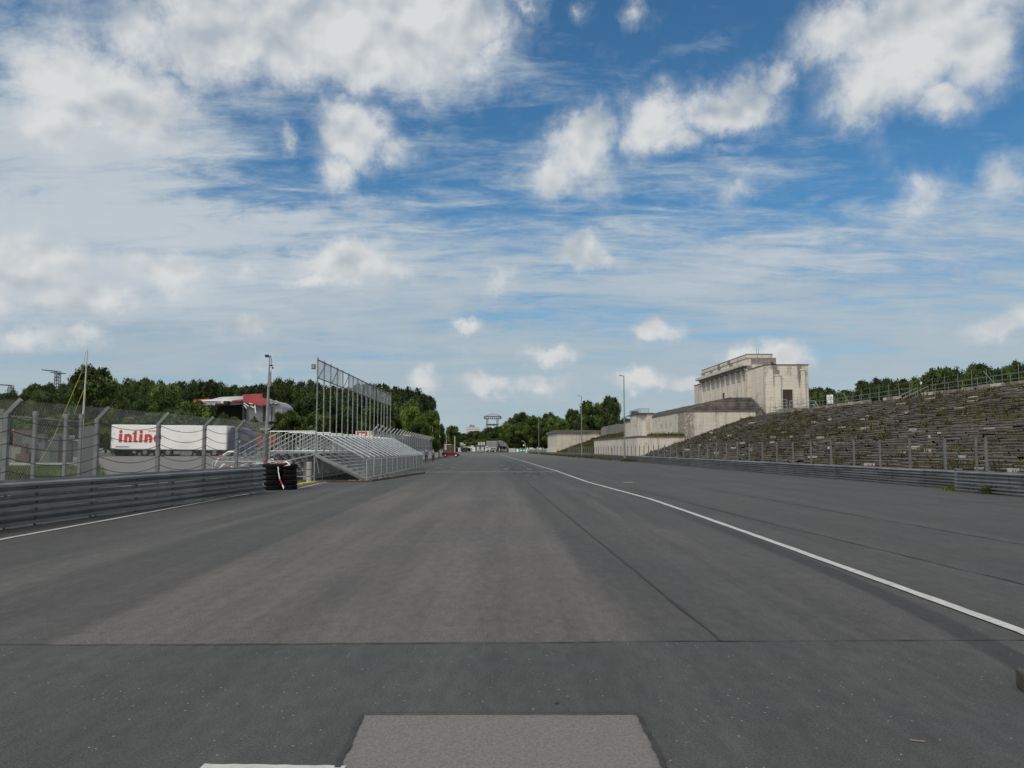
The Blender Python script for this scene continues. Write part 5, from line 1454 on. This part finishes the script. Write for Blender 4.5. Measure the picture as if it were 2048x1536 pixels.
for k in range(5):
    p = PX(999+3.2*k, 884+1.1*k, D); mb.cbox(p.x-dm.location.x, -.1, p.z, .12, .2, 2.0)
mb.build('rib', GREYV, dm)
wb = far_root('white_barrier', 1023, 395, 'low white wall barrier right of the domed roof', 'barrier'); fb(wb,'wall',1018,896.5,1031,904,pm("dusty_white", (.42,.41,.40), .06, .5, .8),0,.5); fb(wb,'foot',1018,903,1031,905,CONC,-.1,.7)
gb = far_root('arrow_board', 1043, 392, 'green board with white arrows at the far end of the road', 'sign board')
fb(gb,'board',1032,897,1055.5,905.5,GREEN,0,.2); fb(gb,'white_panel',1032.5,897.8,1037,904,WHITE,-.1,0); fb(gb,'white_panel',1052,898,1055,905,WHITE,-.1,0)
def arrow(root, uc, vc, s_, sgn):
    D = root.location.y; c = PX(uc, vc, D); x, z = c.x-root.location.x, c.z; k = s_*D/F
    MB().prism([(x+sgn*k,z),(x,z+k),(x,z+k*.4),(x-sgn*k,z+k*.4),(x-sgn*k,z-k*.4),(x,z-k*.4),(x,z-k)], 'y', -.15, -.01).build('arrow', WHITE, root)
arrow(gb, 1042, 901, 2.6, 1); arrow(gb, 1048.5, 901, 2.4, -1)
wf = far_root('tent_row', 1075, 380, 'row of small white tents and railings by the far lamp', 'tents')
rr = random.Random(8)
for k in range(14):
    u = 1054+2.5*k; fb(wf,'tent_top',u,896.5+rr.uniform(-2,1),u+rr.uniform(1,2.2),898.8,WHITE if rr.random()<.6 else GREYV,rr.uniform(0,3),3.5)
    fb(wf,'tent_side',u,899,u+1.2,902+rr.uniform(0,1.5),GREYV if rr.random()<.7 else GREYW,.5,2)
fb(wf,'low_fence',1054,901,1090,903.8,pm("hazy_grey", (.15,.155,.155), .1, .5, .8),0,.1)
gl = far_root('green_container', 938, 385, 'pale green and white ticket booths left of the scaffold hut', 'booth')
fb(gl,'body',936,895.5,951,904,pm("mint", (.17,.26,.22), .1, .5, .6),0,3); fb(gl,'white_panel',945,896,950,902.5,WHITE,-.1,0); fb(gl,'dark_mark',947,898,948,900,BLACK,-.15,-.1); fb(gl,'roof_box',941,891,948,895,GREYV,.5,2); fb(gl,'top_stripe',936,894.8,951,895.8,WHITE,-.05,0)
gk = far_root('white_kiosk', 918, 360, 'small white kiosk panel left of the dark van', 'kiosk')
fb(gk,'wall',916,895,921,903.5,GREYV,0,1.5); fb(gk,'awning',914,888,931,891,pm("cream_awning", (.33,.33,.27), .1, .5, .8),1,3); fb(gk,'roof',913,885.2,926,888,pm("mint_roof", (.28,.33,.26), .1, .5, .8),3,5); fb(gk,'pink_panel',912,891,925,896,pm("dusty_pink", (.24,.19,.17), .2, .5, .8),2,4)
hp = far_root('hedge_bank', 897, 200, 'brown hedge-like screen behind the red car', 'screen'); fb(hp,'screen',885.5,889,911,911,pm("brown_hedge", (.085,.08,.06), .4, .8, .95, obj=False),0,1)
fb(hp,'top_trim',886,888.5,902,889.6,OFFW,-.05,.6)
for i, (u, v0, v1, wpx, lb) in enumerate([(891.3,889,911,1.4,'pale post directly behind the rear of the red car'),(909.5,873,911,1.5,'pale post rising above the bonnet of the red car'),(889.2,866,890,.8,'thin pole above the brown screen, left one'),(892.3,868,890,.8,'thin pole above the brown screen, right one')]):
    D = 195-i*.5; p = PX(u, 905, D); o = MB().tube((0,0,0),(0,0,zat(v0,D)),wpx*D/F/2,8).build('post', OFFW); o.location = (p.x, D, 0); tag(o, lb, 'post')
    MB().box(-.2,.2,-.2,.2,0,.12).build('foot', CONC, o)
cm = far_root('concrete_mast', 864, 170, 'pale concrete column standing above the end of the screened fence', 'column')
fb(cm,'shaft',863,852,865.6,900,pm("mast_concrete", (.36,.39,.36), .1, .5, .8),0,.3); fb(cm,'head',862.6,852,866,854,CONC,-.05,.35); fb(cm,'base',861,898,868,913,CONC,-.2,.6)
sl = far_root('street_lamp', 1050.5, 300, 'small curved-arm street lamp beside the arrow board', 'street lamp')
z0_ = zat(882,300); mb = MB(); pr = (0,0,0)
for k in range(1, 9):
    t = k/8; cur = (-.0 - 1.0*max(0,(t-.75))*4, 0, z0_*min(1,t/.9)) if t > .75 else (0,0,z0_*t)
    mb.tube(pr, cur, .07, 6); pr = cur
mb.build('pole', GREYV, sl); MB().cbox(-1.05,0,z0_,.5,.2,.14).build('lamp_head', GREYV, sl)
fb(sl,'small_sign',1046,889,1048.5,892,WHITE,-.2,0)
MB().bar((-.65,0,zat(890.5,300)),(0,0,zat(890.5,300)),.06).build('sign_bracket', GREYV, sl)
# lighting gantry towers above the trees
def truss(mb, p, q, w_, n, r):
    p, q = Vector(p), Vector(q); d = (q-p).normalized(); up = Vector((0,1,0)) if abs(d.z) > .7 else Vector((0,0,1)); a = d.cross(up).normalized()*w_/2; b_ = d.cross(a).normalized()*w_/2
    cs = [a+b_, a-b_, -a-b_, -a+b_]
    for c in cs: mb.tube(p+c, q+c, r, 4)
    for k in range(n):
        s0, s1 = p.lerp(q, k/n), p.lerp(q, (k+1)/n)
        for i in range(4):
            mb.tube(s0+cs[i], s1+cs[(i+1)%4], r*.6, 3); mb.tube(s0+cs[i], s0+cs[(i+1)%4], r*.6, 3)
DARKT = pm("dark_truss", (.06,.07,.075), .2, 2, .6, .3)
D = 480; g1 = empty('lighting_gantry', (PX(985,900,D).x, D, 0), 0, 'two-legged lighting gantry tower carrying a ring of floodlights, centre horizon', 'lighting tower')
gx_ = g1.location.x; zt_ = zat(836,D)
TRM = pm("steel_truss", (.16,.18,.19), .15, 2, .5, .4)
for u in (974.3, 995):
    mb = MB(); x = PX(u,850,D).x-gx_; truss(mb, (x,0,0), (x,0,zt_), 1.0, 26, .10); mb.build('leg', TRM, g1)
mb = MB(); x0_, x1_ = PX(972,850,D).x-gx_, PX(996.5,850,D).x-gx_; z_ = zat(849.5,D); truss(mb, (x0_,0,z_), (x1_,0,z_), .6, 8, .09); mb.box(x0_,x1_,-.25,.25,z_-.2,z_+.2); mb.build('crossbeam', DARKT, g1)
for u in (980,988): 
    x = PX(u,850,D).x-gx_; MB().box(x-.25,x+.25,-.5,-.2,z_-.9,z_+.7).build('floodlight', DARKT, g1)
mb = MB(); rx = (PX(1002,833,D).x-PX(968,833,D).x)/2; zc_ = zat(832.5,D); prev = None
for k in range(25):
    t = 2*math.pi*k/24; p = Vector((rx*math.cos(t), 2.6*math.sin(t), zc_))
    if prev is not None:
        mb.tube(prev, p, .2, 4); mb.tube(prev-Vector((0,0,1.5)), p-Vector((0,0,1.5)), .14, 4); mb.tube(prev, p-Vector((0,0,.6)), .06, 3)
    mb.cbox(p.x, p.y, p.z-.75, .5, .4, 1.3)
    prev = p
mb.build('lamp_ring', pm("ring_grey", (.2,.22,.24), .2, 2, .5, .3), g1)
mb = MB(); prev = None
for k in range(13):
    t = k/12; p = Vector((rx*(2*t-1)*.9, 0, zc_+.3+1.3*math.sin(math.pi*t)))
    if prev is not None: mb.tube(prev, p, .26, 4)
    if 0 < k < 12: mb.tube(p, (p.x,0,zc_), .10, 3)
    prev = p
mb.build('top_arch', pm("pale_arch", (.42,.4,.42), .1, 2, .6), g1)
D = 230; g2 = empty('lighting_gantry', (PX(109,900,D).x, D, 0), 0, 'dark lattice tower with a broad floodlight platform above the left wood', 'lighting tower')
gx_ = g2.location.x
mb = MB(); zt_ = zat(742,D); truss(mb, (0,0,0), (0,0,zt_), 1.1, 26, .09); mb.build('lattice_mast', DARKT, g2)
mb = MB(); a = PX(87,740,D); b_ = PX(112,742.5,D); mb.bar((a.x-gx_,0,a.z), (b_.x-gx_,0,b_.z), 2.0, .22); mb.build('lamp_platform', DARKT, g2)
mb = MB(); a = PX(104,745,D); b_ = PX(128.5,747,D); mb.bar((a.x-gx_,0,a.z), (b_.x-gx_,0,b_.z), 2.0, .2); mb.build('lamp_platform', DARKT, g2)
mb = MB()
for (u0,v0,u1,v1) in ((117,748,109,760),(121,748,112,762)): mb.tube(Vector(PX(u0,v0,D))-Vector((gx_,D+.3,0)), Vector(PX(u1,v1,D))-Vector((gx_,D+.3,0)), .09, 4)
mb.build('strut', DARKT, g2)
g3 = empty('lighting_gantry', (PX(16,900,D).x, D, 0), 0, 'dark lattice floodlight tower at the left edge above the wood', 'lighting tower')
gx_ = g3.location.x
mb = MB(); zt_ = zat(770,D); truss(mb, (0,0,0), (0,0,zt_), 1.0, 24, .08); mb.build('lattice_mast', DARKT, g3)
mb = MB(); a = PX(-14,769,D); b_ = PX(20.5,770.5,D); mb.bar((a.x-gx_,0,a.z), (b_.x-gx_,0,b_.z), 2.0, .2); mb.build('lamp_platform', DARKT, g3)
# distant office block
D = 900; ob = empty('office_block', (PX(944,900,D).x, D, 0), 0, 'distant white office block with dark window bands above the central trees', 'building')
ox = ob.location.x
def obx(name, u0, v0, u1, v1, mat, y0, y1):
    a, b_ = PX(u0,v1,D), PX(u1,v0,D); return MB().box(a.x-ox,b_.x-ox,y0,y1,max(0,a.z),b_.z).build(name, mat, ob)
obx('facade', 931, 854, 958, 903, pm("hazy_white_wall", (.72,.73,.72), .04, .1, .8), 0, 20)
for k in range(5): obx('window_band', 931.6, 854.9+3.2*k, 957.4, 856.0+3.2*k, pm("hazy_window", (.13,.15,.17), .1, .1, .4) if k == 0 else bpy.data.materials['hazy_window'], -.3, 0)
obx('roof_plant', 938.5, 850.5, 948.5, 853.9, bpy.data.materials['hazy_window'], 3, 12); obx('roof_plant', 940.5, 849, 943, 850.5, bpy.data.materials['hazy_window'], 4, 9)

# ================================================================ VEHICLES
def car(name, loc, Lc, Wc, prof, cabin, wheels, body_mat, label, wr=.30, cat='car', hubm=None, rz=0):
    o = empty(name, tuple(loc), rz, label, cat)
    mb = MB(); n = len(prof)
    lay = []
    for (yy, ins, dz) in ((0,.07,-.0),(.06,0,0),(Wc-.06,0,0),(Wc,.07,0)):
        lay.append([(x + (ins if x < Lc/2 else -ins), yy, z + (ins*.3 if z < .4 else -ins*.6)) for x, z in prof])
    vs = [p for l_ in lay for p in l_]
    fs = [tuple(range(n)), tuple(reversed(range(3*n, 4*n)))]
    for j in range(3): fs += [(j*n+k, j*n+(k+1)%n, (j+1)*n+(k+1)%n, (j+1)*n+k) for k in range(n)]
    mb.add(vs, fs); mb.build('body', body_mat, o, smooth=False)
    # cabin glass + roof
    (a0,a1,a2,a3,zb_,zt_) = cabin
    mb = MB(); mb.add([(a0,.08,zb_),(a3,.08,zb_),(a3,Wc-.08,zb_),(a0,Wc-.08,zb_),(a1,.2,zt_),(a2,.2,zt_),(a2,Wc-.2,zt_),(a1,Wc-.2,zt_)], [(0,3,2,1),(4,5,6,7),(0,1,5,4),(1,2,6,5),(2,3,7,6),(3,0,4,7)])
    mb.build('windows', GLASS, o)
    mb = MB(); mb.box(a1-.05,a2+.03,.18,Wc-.18,zt_,zt_+.05)
    for (xb_,xt_) in ((a0,a1),((a0+a3)/2,(a1+a2)/2),(a3,a2)): mb.bar((xb_,.07,zb_),(xt_,.19,zt_),.07,.05); mb.bar((xb_,Wc-.07,zb_),(xt_,Wc-.19,zt_),.07,.05)
    mb.build('roof', body_mat, o)
    for x in wheels:
        wheel(o, x, -.02, wr, .2, hubm or WHITE); wheel(o, x, Wc-.18, wr, .2, hubm or WHITE)
    MB().box(Lc-.06,Lc+.02,.1,Wc-.1,.25,.42).build('front_bumper', BLACK, o); MB().box(-.03,.06,.1,Wc-.1,.25,.45).build('rear_bumper', BLACK, o)
    MB().box(Lc-.14,Lc-.02,.12,.40,.55,.68).build('headlight', WHITE, o); MB().box(Lc-.14,Lc-.02,Wc-.40,Wc-.12,.55,.68).build('headlight', WHITE, o)
    MB().box(-.01,.05,.1,.28,.6,.8).build('tail_light', RED, o)
    return o
D = 168.0; a = G(886.5, 913.4); Lc = (PX(921,912,D).x - PX(886,912,D).x)
prof = [(0,.28),(.35,.26),(.5,.5),(.72,.6),(.95,.5),(1.08,.24),(2.55,.24),(2.68,.5),(2.9,.6),(3.12,.5),(3.25,.26),(3.55,.28),(3.58,.55),(3.5,.72),(2.75,.88),(.2,.93),(.02,.75)]
k = Lc/3.6
car('parked_car', (a.x, D, 0), Lc, 1.6, [(x*k, z*.98) for x, z in prof], (.15*k,.45*k,1.75*k,2.6*k,.88,1.36), (.73*k, 2.9*k), pm("dark_red_car_paint", (.14,.014,.024), .08, 2, .3), 'dark red hatchback parked side-on at the end of the pit wall', .31)
D = 385; a = PX(917.5,904,D); Lv = PX(941,904,D).x-a.x; k = Lv/5.4
prof = [(0,.35),(.6,.3),(.75,.65),(1.0,.75),(1.3,.65),(1.4,.3),(3.9,.3),(4.0,.65),(4.3,.75),(4.6,.65),(4.75,.3),(5.35,.35),(5.4,1.5),(5.2,2.15),(1.5,2.2),(1.0,1.9),(.5,1.25),(0,1.05)]
o = car('parked_van', (a.x, D, 0), Lv, 2.0, [(x*k, z*1.1) for x, z in prof], (.62*k,1.1*k,4.9*k,5.2*k,1.45,2.22), (1.02*k, 4.3*k), pm("dark_green_van", (.02,.03,.028), .2, 1, .4), 'dark van with pale cab roof parked in front of the green booths', .36, 'van')
MB().box(.9*k,5.1*k,.05,1.95,2.42,2.75).build('roof_load', GREYV, o)

# ================================================================ PEOPLE
def skinned(name, pts, edges, rad, mat, parent=None, sub=1):
    names_ = list(pts); idx = {n_: i for i, n_ in enumerate(names_)}
    me = bpy.data.meshes.new(name); me.from_pydata([pts[n_] for n_ in names_], [(idx[a], idx[b_]) for a, b_ in edges], [])
    o = bpy.data.objects.new(name, me); col.objects.link(o); me.materials.append(mat)
    m_ = o.modifiers.new('skin', 'SKIN'); m_.use_smooth_shade = True
    sv_ = me.skin_vertices[0].data
    for n_ in names_:
        r = rad[n_]; r = r if isinstance(r, tuple) else (r, r); sv_[idx[n_]].radius = r; sv_[idx[n_]].use_root = (n_ == names_[0])
    s_ = o.modifiers.new('sub', 'SUBSURF'); s_.levels = sub; s_.render_levels = sub
    if parent: o.parent = parent
    return o
def person(loc, rz, h, shirt, trousers, hair, pose, label):
    s_ = h/1.75
    P = dict(pelvis=(0,0,.95), waist=(0,0,1.08), chest=(0,.0,1.30), neck=(0,0,1.47), chin=(0,.03,1.55), head=(0,.02,1.64), crown=(0,.0,1.72),
        shl=(-.17,0,1.41), shr=(.17,0,1.41), hipl=(-.09,0,.90), hipr=(.09,0,.90))
    P.update(pose)
    P = {k_: tuple(c*s_ for c in v2) for k_, v2 in P.items()}
    E = [('pelvis','waist'),('waist','chest'),('chest','neck'),('neck','chin'),('chin','head'),('head','crown'),('chest','shl'),('chest','shr'),('shl','ell'),('ell','wrl'),('wrl','hal'),('shr','elr'),('elr','wrr'),('wrr','har'),
         ('pelvis','hipl'),('pelvis','hipr'),('hipl','knl'),('knl','anl'),('anl','tol'),('hipr','knr'),('knr','anr'),('anr','tor')]
    Rd = dict(pelvis=(.14,.10), waist=(.13,.09), chest=(.15,.10), neck=.055, chin=(.07,.08), head=(.085,.10), crown=(.05,.06), shl=.06, shr=.06, ell=.042, wrl=.03, hal=.035, elr=.042, wrr=.03, har=.035, hipl=.085, hipr=.085, knl=.058, anl=.04, tol=.035, knr=.058, anr=.04, tor=.035)
    Rd = {k_: (tuple(x*s_ for x in v2) if isinstance(v2, tuple) else v2*s_) for k_, v2 in Rd.items()}
    o = skinned('person', P, E, Rd, SKIN); o.location = loc; o.rotation_euler = (0,0,rz); tag(o, label, 'person')
    sub_ = lambda ks, f, nm, mt, ex={}: skinned(nm, {k_: ex.get(k_, P[k_]) for k_ in ks}, [e for e in E if e[0] in ks and e[1] in ks], {k_: (tuple(x*f for x in Rd[k_]) if isinstance(Rd[k_], tuple) else Rd[k_]*f) for k_ in ks}, mt, o)
    def mid(a, b_, t): return tuple(P[a][i]+(P[b_][i]-P[a][i])*t for i in range(3))
    sub_(['chest','waist','pelvis','shl','shr','ell','elr'], 1.22, 'jacket', shirt)
    sub_(['pelvis','hipl','hipr','knl','knr','anl','anr'], 1.22, 'trousers', trousers)
    sub_(['head','crown'], 1.12, 'hair', hair, {'head': tuple(Vector(P['head'])+Vector((0,-.025,.03)))})
    for a_, b_ in (('anl','tol'),('anr','tor')):
        m0 = Vector(P[a_]); m1 = Vector(P[b_]); mb = MB(); mb.bar((m0.x,m0.y-.04,.035*s_), (m1.x,m1.y+.03,.03*s_), .095*s_, .07*s_); mb.build('shoe', BLACK, o)
    # face: eyes, nose, mouth; fingers
    mb = MB(); hd = Vector(P['head']); y_ = hd.y+.10*s_
    for sx_ in (-.03,.03): mb.cbox(hd.x+sx_*s_, y_, hd.z+.0, .018*s_, .012*s_, .010*s_)
    mb.cbox(hd.x, y_, hd.z-.075*s_, .04*s_, .01*s_, .008*s_); mb.build('face_marks', BROWN, o)
    for k_ in ('hal','har'):
        w_, q = Vector(P['wrl' if k_ == 'hal' else 'wrr']), Vector(P[k_]); d_ = (q-w_).normalized(); sd_ = Vector((0,1,0)) if abs(d_.y) < .7 else Vector((1,0,0)); mb = MB()
        for i_, ln in enumerate((.065,.075,.07,.055)):
            b0 = q + sd_*(i_-1.5)*.018*s_; mb.tube(b0, b0+d_*ln*s_+Vector((0,.01,0)), .009*s_, 5, .007*s_)
        mb.tube(q-d_*.02*s_+sd_*.03*s_, q+d_*.02*s_+sd_*.055*s_, .010*s_, 5, .008*s_); mb.build('fingers', SKIN, o)
    return o
CL1 = pm("blue_jacket", (.02,.09,.30), .2, 8, .8); CL2 = pm("checked_shirt", (.12,.12,.15), .45, 22, .85); JE = pm("dark_trousers", (.022,.027,.035), .2, 6, .85); HG = pm("dark_hair", (.02,.016,.012), .2, 9, .8)
CAPM = pm("dark_green_cap", (.03,.07,.045), .1, 9, .8)
D = 95.5; p = PX(852.5, 925, D)
person((p.x, D, 0), R(8), 1.68, CL1, JE, CAPM, dict(ell=(-.25,-.04,1.15), wrl=(-.24,.05,.92), hal=(-.24,.07,.84), elr=(.25,-.02,1.15), wrr=(.27,.12,.95), har=(.27,.16,.88),
    knl=(-.09,.10,.50), anl=(-.08,-.02,.09), tol=(-.08,.14,.04), knr=(.09,-.02,.50), anr=(.09,-.20,.13), tor=(.10,-.10,.03)), 'person in a blue jacket and dark trousers walking by the crowd barriers, left of two')
D = 98; p = PX(866.2, 924.5, D)
person((p.x, D, 0), R(180), 1.58, CL2, JE, HG, dict(ell=(-.26,.03,1.16), wrl=(-.10,.22,1.14), hal=(-.04,.25,1.17), elr=(.26,.03,1.16), wrr=(.10,.22,1.12), har=(.04,.26,1.14),
    knl=(-.10,.02,.50), anl=(-.10,-.04,.09), tol=(-.11,.10,.03), knr=(.09,.06,.50), anr=(.09,.02,.09), tor=(.10,.16,.03)), 'person in a grey checked shirt and dark trousers with forearms raised, right of two')
mb = MB(); mb.cbox(0,0,0,.08,.02,.14); o = mb.build('phone', BLACK); o.location = (p.x, D-.27, 1.10); tag(o, 'small dark phone held by the person in the checked shirt', 'phone')

# ================================================================ TREES
def tree_proto(seed, leaf, nl=34, nleaf=9500, shape='round', ls=.034):
    rg = random.Random(seed)
    # normalised: height 1, crown radius ~ .5, crown from .18 to 1.0
    mbT = MB(); mbT.tube((0,0,0), (.01,0,.35), .035, 8, .024); mbT.tube((.01,0,.35), (0,.01,.75), .024, 7, .008)
    lobes = []
    for i in range(nl):
        t = rg.random(); z = .22+.74*t
        if shape == 'round': rad = .44*math.sqrt(max(.03, 1-((z-.55)/.48)**2))
        elif shape == 'tall': rad = .36*math.sqrt(max(.03, 1-((z-.5)/.52)**2))
        else: rad = .46*math.sqrt(max(.02, 1-((z-.68)/.36)**2))
        a = rg.uniform(0, 6.283); r = rad*math.sqrt(rg.uniform(.15,1))*.92
        c = Vector((r*math.cos(a), r*math.sin(a), z)); s_ = rg.uniform(.11,.19)
        lobes.append((c, s_, rg.uniform(.6,1.45)))
        if rg.random() < .5:
            b0 = Vector((.005,0,rg.uniform(.2,.6))); mbT.tube(b0, b0.lerp(c,.85), .010, 5, .003)
    lobes.append((Vector((0,0,.86)), .13, 1.0))
    mb = MB()
    for i in range(nleaf):
        c, s_, f = rg.choice(lobes)
        d = Vector((rg.gauss(0,1), rg.gauss(0,1), rg.gauss(0,1))).normalized()
        p = c + Vector((d.x*s_, d.y*s_, d.z*s_*.72))*rg.uniform(.72,1.03)
        nrm = (d*.8 + Vector((rg.gauss(0,.5), rg.gauss(0,.5), rg.gauss(0,.5)+.3))).normalized()
        t1 = nrm.orthogonal().normalized(); t1 = Matrix.Rotation(rg.uniform(0,6.28), 3, nrm) @ t1; t2 = nrm.cross(t1)
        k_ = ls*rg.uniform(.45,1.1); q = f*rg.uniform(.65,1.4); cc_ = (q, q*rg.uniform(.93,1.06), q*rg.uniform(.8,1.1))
        mb.add([p-t1*k_*.5, p+t2*k_*.34+t1*k_*.05, p+t1*k_*.5, p-t2*k_*.34+t1*k_*.05], [(0,1,2,3)], cc_)
    for c, s_, f in lobes:      # inner leafage of each clump
        for _ in range(26):
            d = Vector((rg.gauss(0,1), rg.gauss(0,1), rg.gauss(0,1))).normalized(); p = c + d*s_*rg.uniform(.1,.62)
            t1 = Vector((rg.gauss(0,1), rg.gauss(0,1), rg.gauss(0,1))).normalized(); t2 = t1.orthogonal().normalized(); k_ = s_*.75; q = f*rg.uniform(.6,1.1)
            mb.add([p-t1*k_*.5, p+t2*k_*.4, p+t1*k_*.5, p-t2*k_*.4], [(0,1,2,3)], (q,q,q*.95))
    return mb, mbT
protos = {}
for nm, seed, leaf, shp, ls in (('oak',1,LEAF_D,'round',.036),('oak2',2,LEAF_D,'spread',.036),('elm',3,LEAF_D,'tall',.034),('lime',4,LEAF_M,'round',.036),('bush',5,LEAF_M,'spread',.042),('light',6,LEAF_L,'round',.036),('elm2',7,LEAF_M,'tall',.034),('oak3',8,LEAF_D,'round',.034)):
    a_, b_ = tree_proto(seed, leaf, 46 if shp != 'tall' else 40, 9500, shp, ls*1.12)
    protos[nm] = [a_, b_, leaf, None]
tree_n = [0]
rt = random.Random(99)
def tree(kind, u, vtop, D, wpx, label, group, name='tree', zb=0.0):
    pr = protos[kind]
    if pr[3] is None:
        root = empty(name, (0,0,0)); root['category'] = 'tree'
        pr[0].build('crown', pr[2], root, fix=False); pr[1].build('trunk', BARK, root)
        pr[3] = root; o = root
    else: o = copy_tree(pr[3])
    o.name = name
    p = PX(u, 890, D); H = zat(vtop, D)-zb; wd = wpx*D/F
    o.location = (p.x, D, zb); o.rotation_euler = (0,0,rt.uniform(0,6.28)); o.scale = (wd/.95, wd/.95, H/1.0)
    tag(o, label, 'tree', group); return o
def interp(tab, u):
    for (a, va), (b_, vb) in zip(tab, tab[1:]):
        if a <= u <= b_: return va+(vb-va)*(u-a)/(b_-a)
    return tab[0][1] if u < tab[0][0] else tab[-1][1]
skyL = [(-60,792),(0,790),(20,784),(55,775),(80,769),(100,770),(125,772),(150,764),(240,768),(262,764),(300,765),(345,773),(380,768),(430,768),(455,772),(480,776),(512,777),(530,770),(559,762),(587,768),(606,766),(625,766),(640,773),(700,776),(745,772),(765,774),(792,777),(812,780),(831,785),(858,800),(868,822)]
LBL = 'dark green tree in the dense wood behind the left paddock'
ks = ['oak','oak2','elm','oak3','oak','elm']
u = -40; i = 0
while u < 862:
    v = interp(skyL, u); jit_ = rt.uniform(-2, 5)
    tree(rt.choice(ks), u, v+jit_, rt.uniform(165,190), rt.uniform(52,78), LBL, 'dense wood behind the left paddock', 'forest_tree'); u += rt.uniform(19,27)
u = -50
while u < 850:
    v = interp(skyL, u)+rt.uniform(16,30)
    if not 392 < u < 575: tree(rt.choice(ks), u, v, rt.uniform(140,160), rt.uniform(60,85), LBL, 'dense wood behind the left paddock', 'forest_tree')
    u += rt.uniform(32,46)
# named trees in front
def named(lst):
    for (k_, u, v, D, w_, lb) in lst: tree(k_, u, v, D, w_, lb, None, 'broadleaf_tree')
named([('oak',188,739,118,112,'tallest bushy dark tree, right behind the pale flag mast'),
 ('oak3',150,772,122,70,'dark tree just left of the tallest bushy tree'),
 ('lime',235,790,112,80,'rounded tree right of the tallest bushy tree'),
 ('elm2',330,776,112,90,'mid green tree above the white trailer lettering'),
 ('lime',285,796,108,80,'mid green tree above the rear of the white trailer'),
 ('lime',385,800,106,80,'leafy green tree left of the stage opening'),
 ('bush',345,822,102,110,'low spreading green tree behind the middle of the trailer'),
 ('bush',452,834,112,60,'small bright bush directly below the stage opening'),
 ('bush',500,842,112,60,'low bush below the grey stage wall'),
 ('light',478,840,114,36,'small light green bush between cab and stage'),
 ('lime',577,818,118,66,'rounded mid green tree right of the silver stage bay'),
 ('lime',632,822,118,70,'rounded olive tree behind the first banner poles'),
 ('oak2',690,800,130,100,'dark tree behind the middle banner poles'),
 ('oak',745,790,130,90,'dark tree behind the far banner poles'),
 ('bush',250,838,100,120,'low dark bush behind the rear end of the trailer'),
 ('bush',120,832,105,150,'low dark bush behind the storage container'),
 ('bush',30,836,108,130,'low dark bush at the far left edge'),
 ('light',822,812,142,46,'bright green tree in front of the dark wood edge, taller of the pair'),
 ('light',862,820,146,44,'bright green tree right of the taller bright one'),
 ('light',838,842,140,50,'low bright green tree below the pair of bright trees'),
 ('lime',878,846,150,26,'narrow green tree above the far end of the screened fence'),
 ('lime',905,850,230,34,'green tree above the red car'),
 ('light',890,872,215,26,'small light green tree behind the thin twin poles')])
skyC = [(905,862),(925,868),(945,865),(965,862),(985,856),(1000,852),(1015,842),(1028,829),(1045,826),(1062,829),(1080,833),(1100,829),(1115,832),(1128,842),(1140,850)]
u = 912
while u < 1140:
    tree(rt.choice(['oak','oak3','lime','elm']), u, interp(skyC, u)+rt.uniform(-1,3), rt.uniform(425,460), rt.uniform(34,46), 'tree in the wood closing the far end of the road', 'wood at the far end of the road', 'forest_tree'); u += rt.uniform(10,14)
u = 915
while u < 1140:
    tree(rt.choice(['oak','bush','lime']), u, interp(skyC, u)+rt.uniform(15,28), rt.uniform(412,420), rt.uniform(34,46), 'tree in the wood closing the far end of the road', 'wood at the far end of the road', 'forest_tree'); u += rt.uniform(13,17)
named([('oak',1150,822,352,44,'leftmost dark tree of the clump above the far end wall'),
 ('oak3',1180,806,356,50,'dark tree left of centre in the clump above the far end wall'),
 ('lime',1200,804,360,46,'middle dark tree of the clump behind the middle lamp'),
 ('oak',1226,797,350,50,'tallest dark tree just left of the tallest street lamp'),
 ('oak2',1210,828,346,60,'lower dark tree in the clump above the far end wall'),
 ('oak',1165,835,345,60,'low dark tree rising over the left end of the far end wall'),
 ('bush',1252,838,350,34,'low dark tree behind the tallest street lamp'),
 ('elm2',1270,835,330,22,'small thin tree left of the wall tower')])
skyR = [(1560,795),(1621,781),(1635,779),(1649,779),(1662,783),(1674,781),(1686,789),(1705,786),(1722,789),(1735,778),(1748,767),(1768,763),(1786,767),(1807,765),(1822,755),(1840,752),(1860,745),(1880,742),(1900,741),(1916,748),(1930,748),(1953,735),(1972,738),(1989,741),(2006,744),(2025,741),(2036,728),(2060,738),(2110,730)]
u = 1600
while u < 2110:
    X = rt.uniform(62,70); D = X*F/(u-970)
    tree(rt.choice(['oak','oak3','lime','elm']), u, interp(skyR, u)+rt.uniform(-1,3), D, rt.uniform(55,85), 'tree showing over the terrace top behind the railing', 'trees behind the terrace top', 'forest_tree'); u += rt.uniform(13,19)
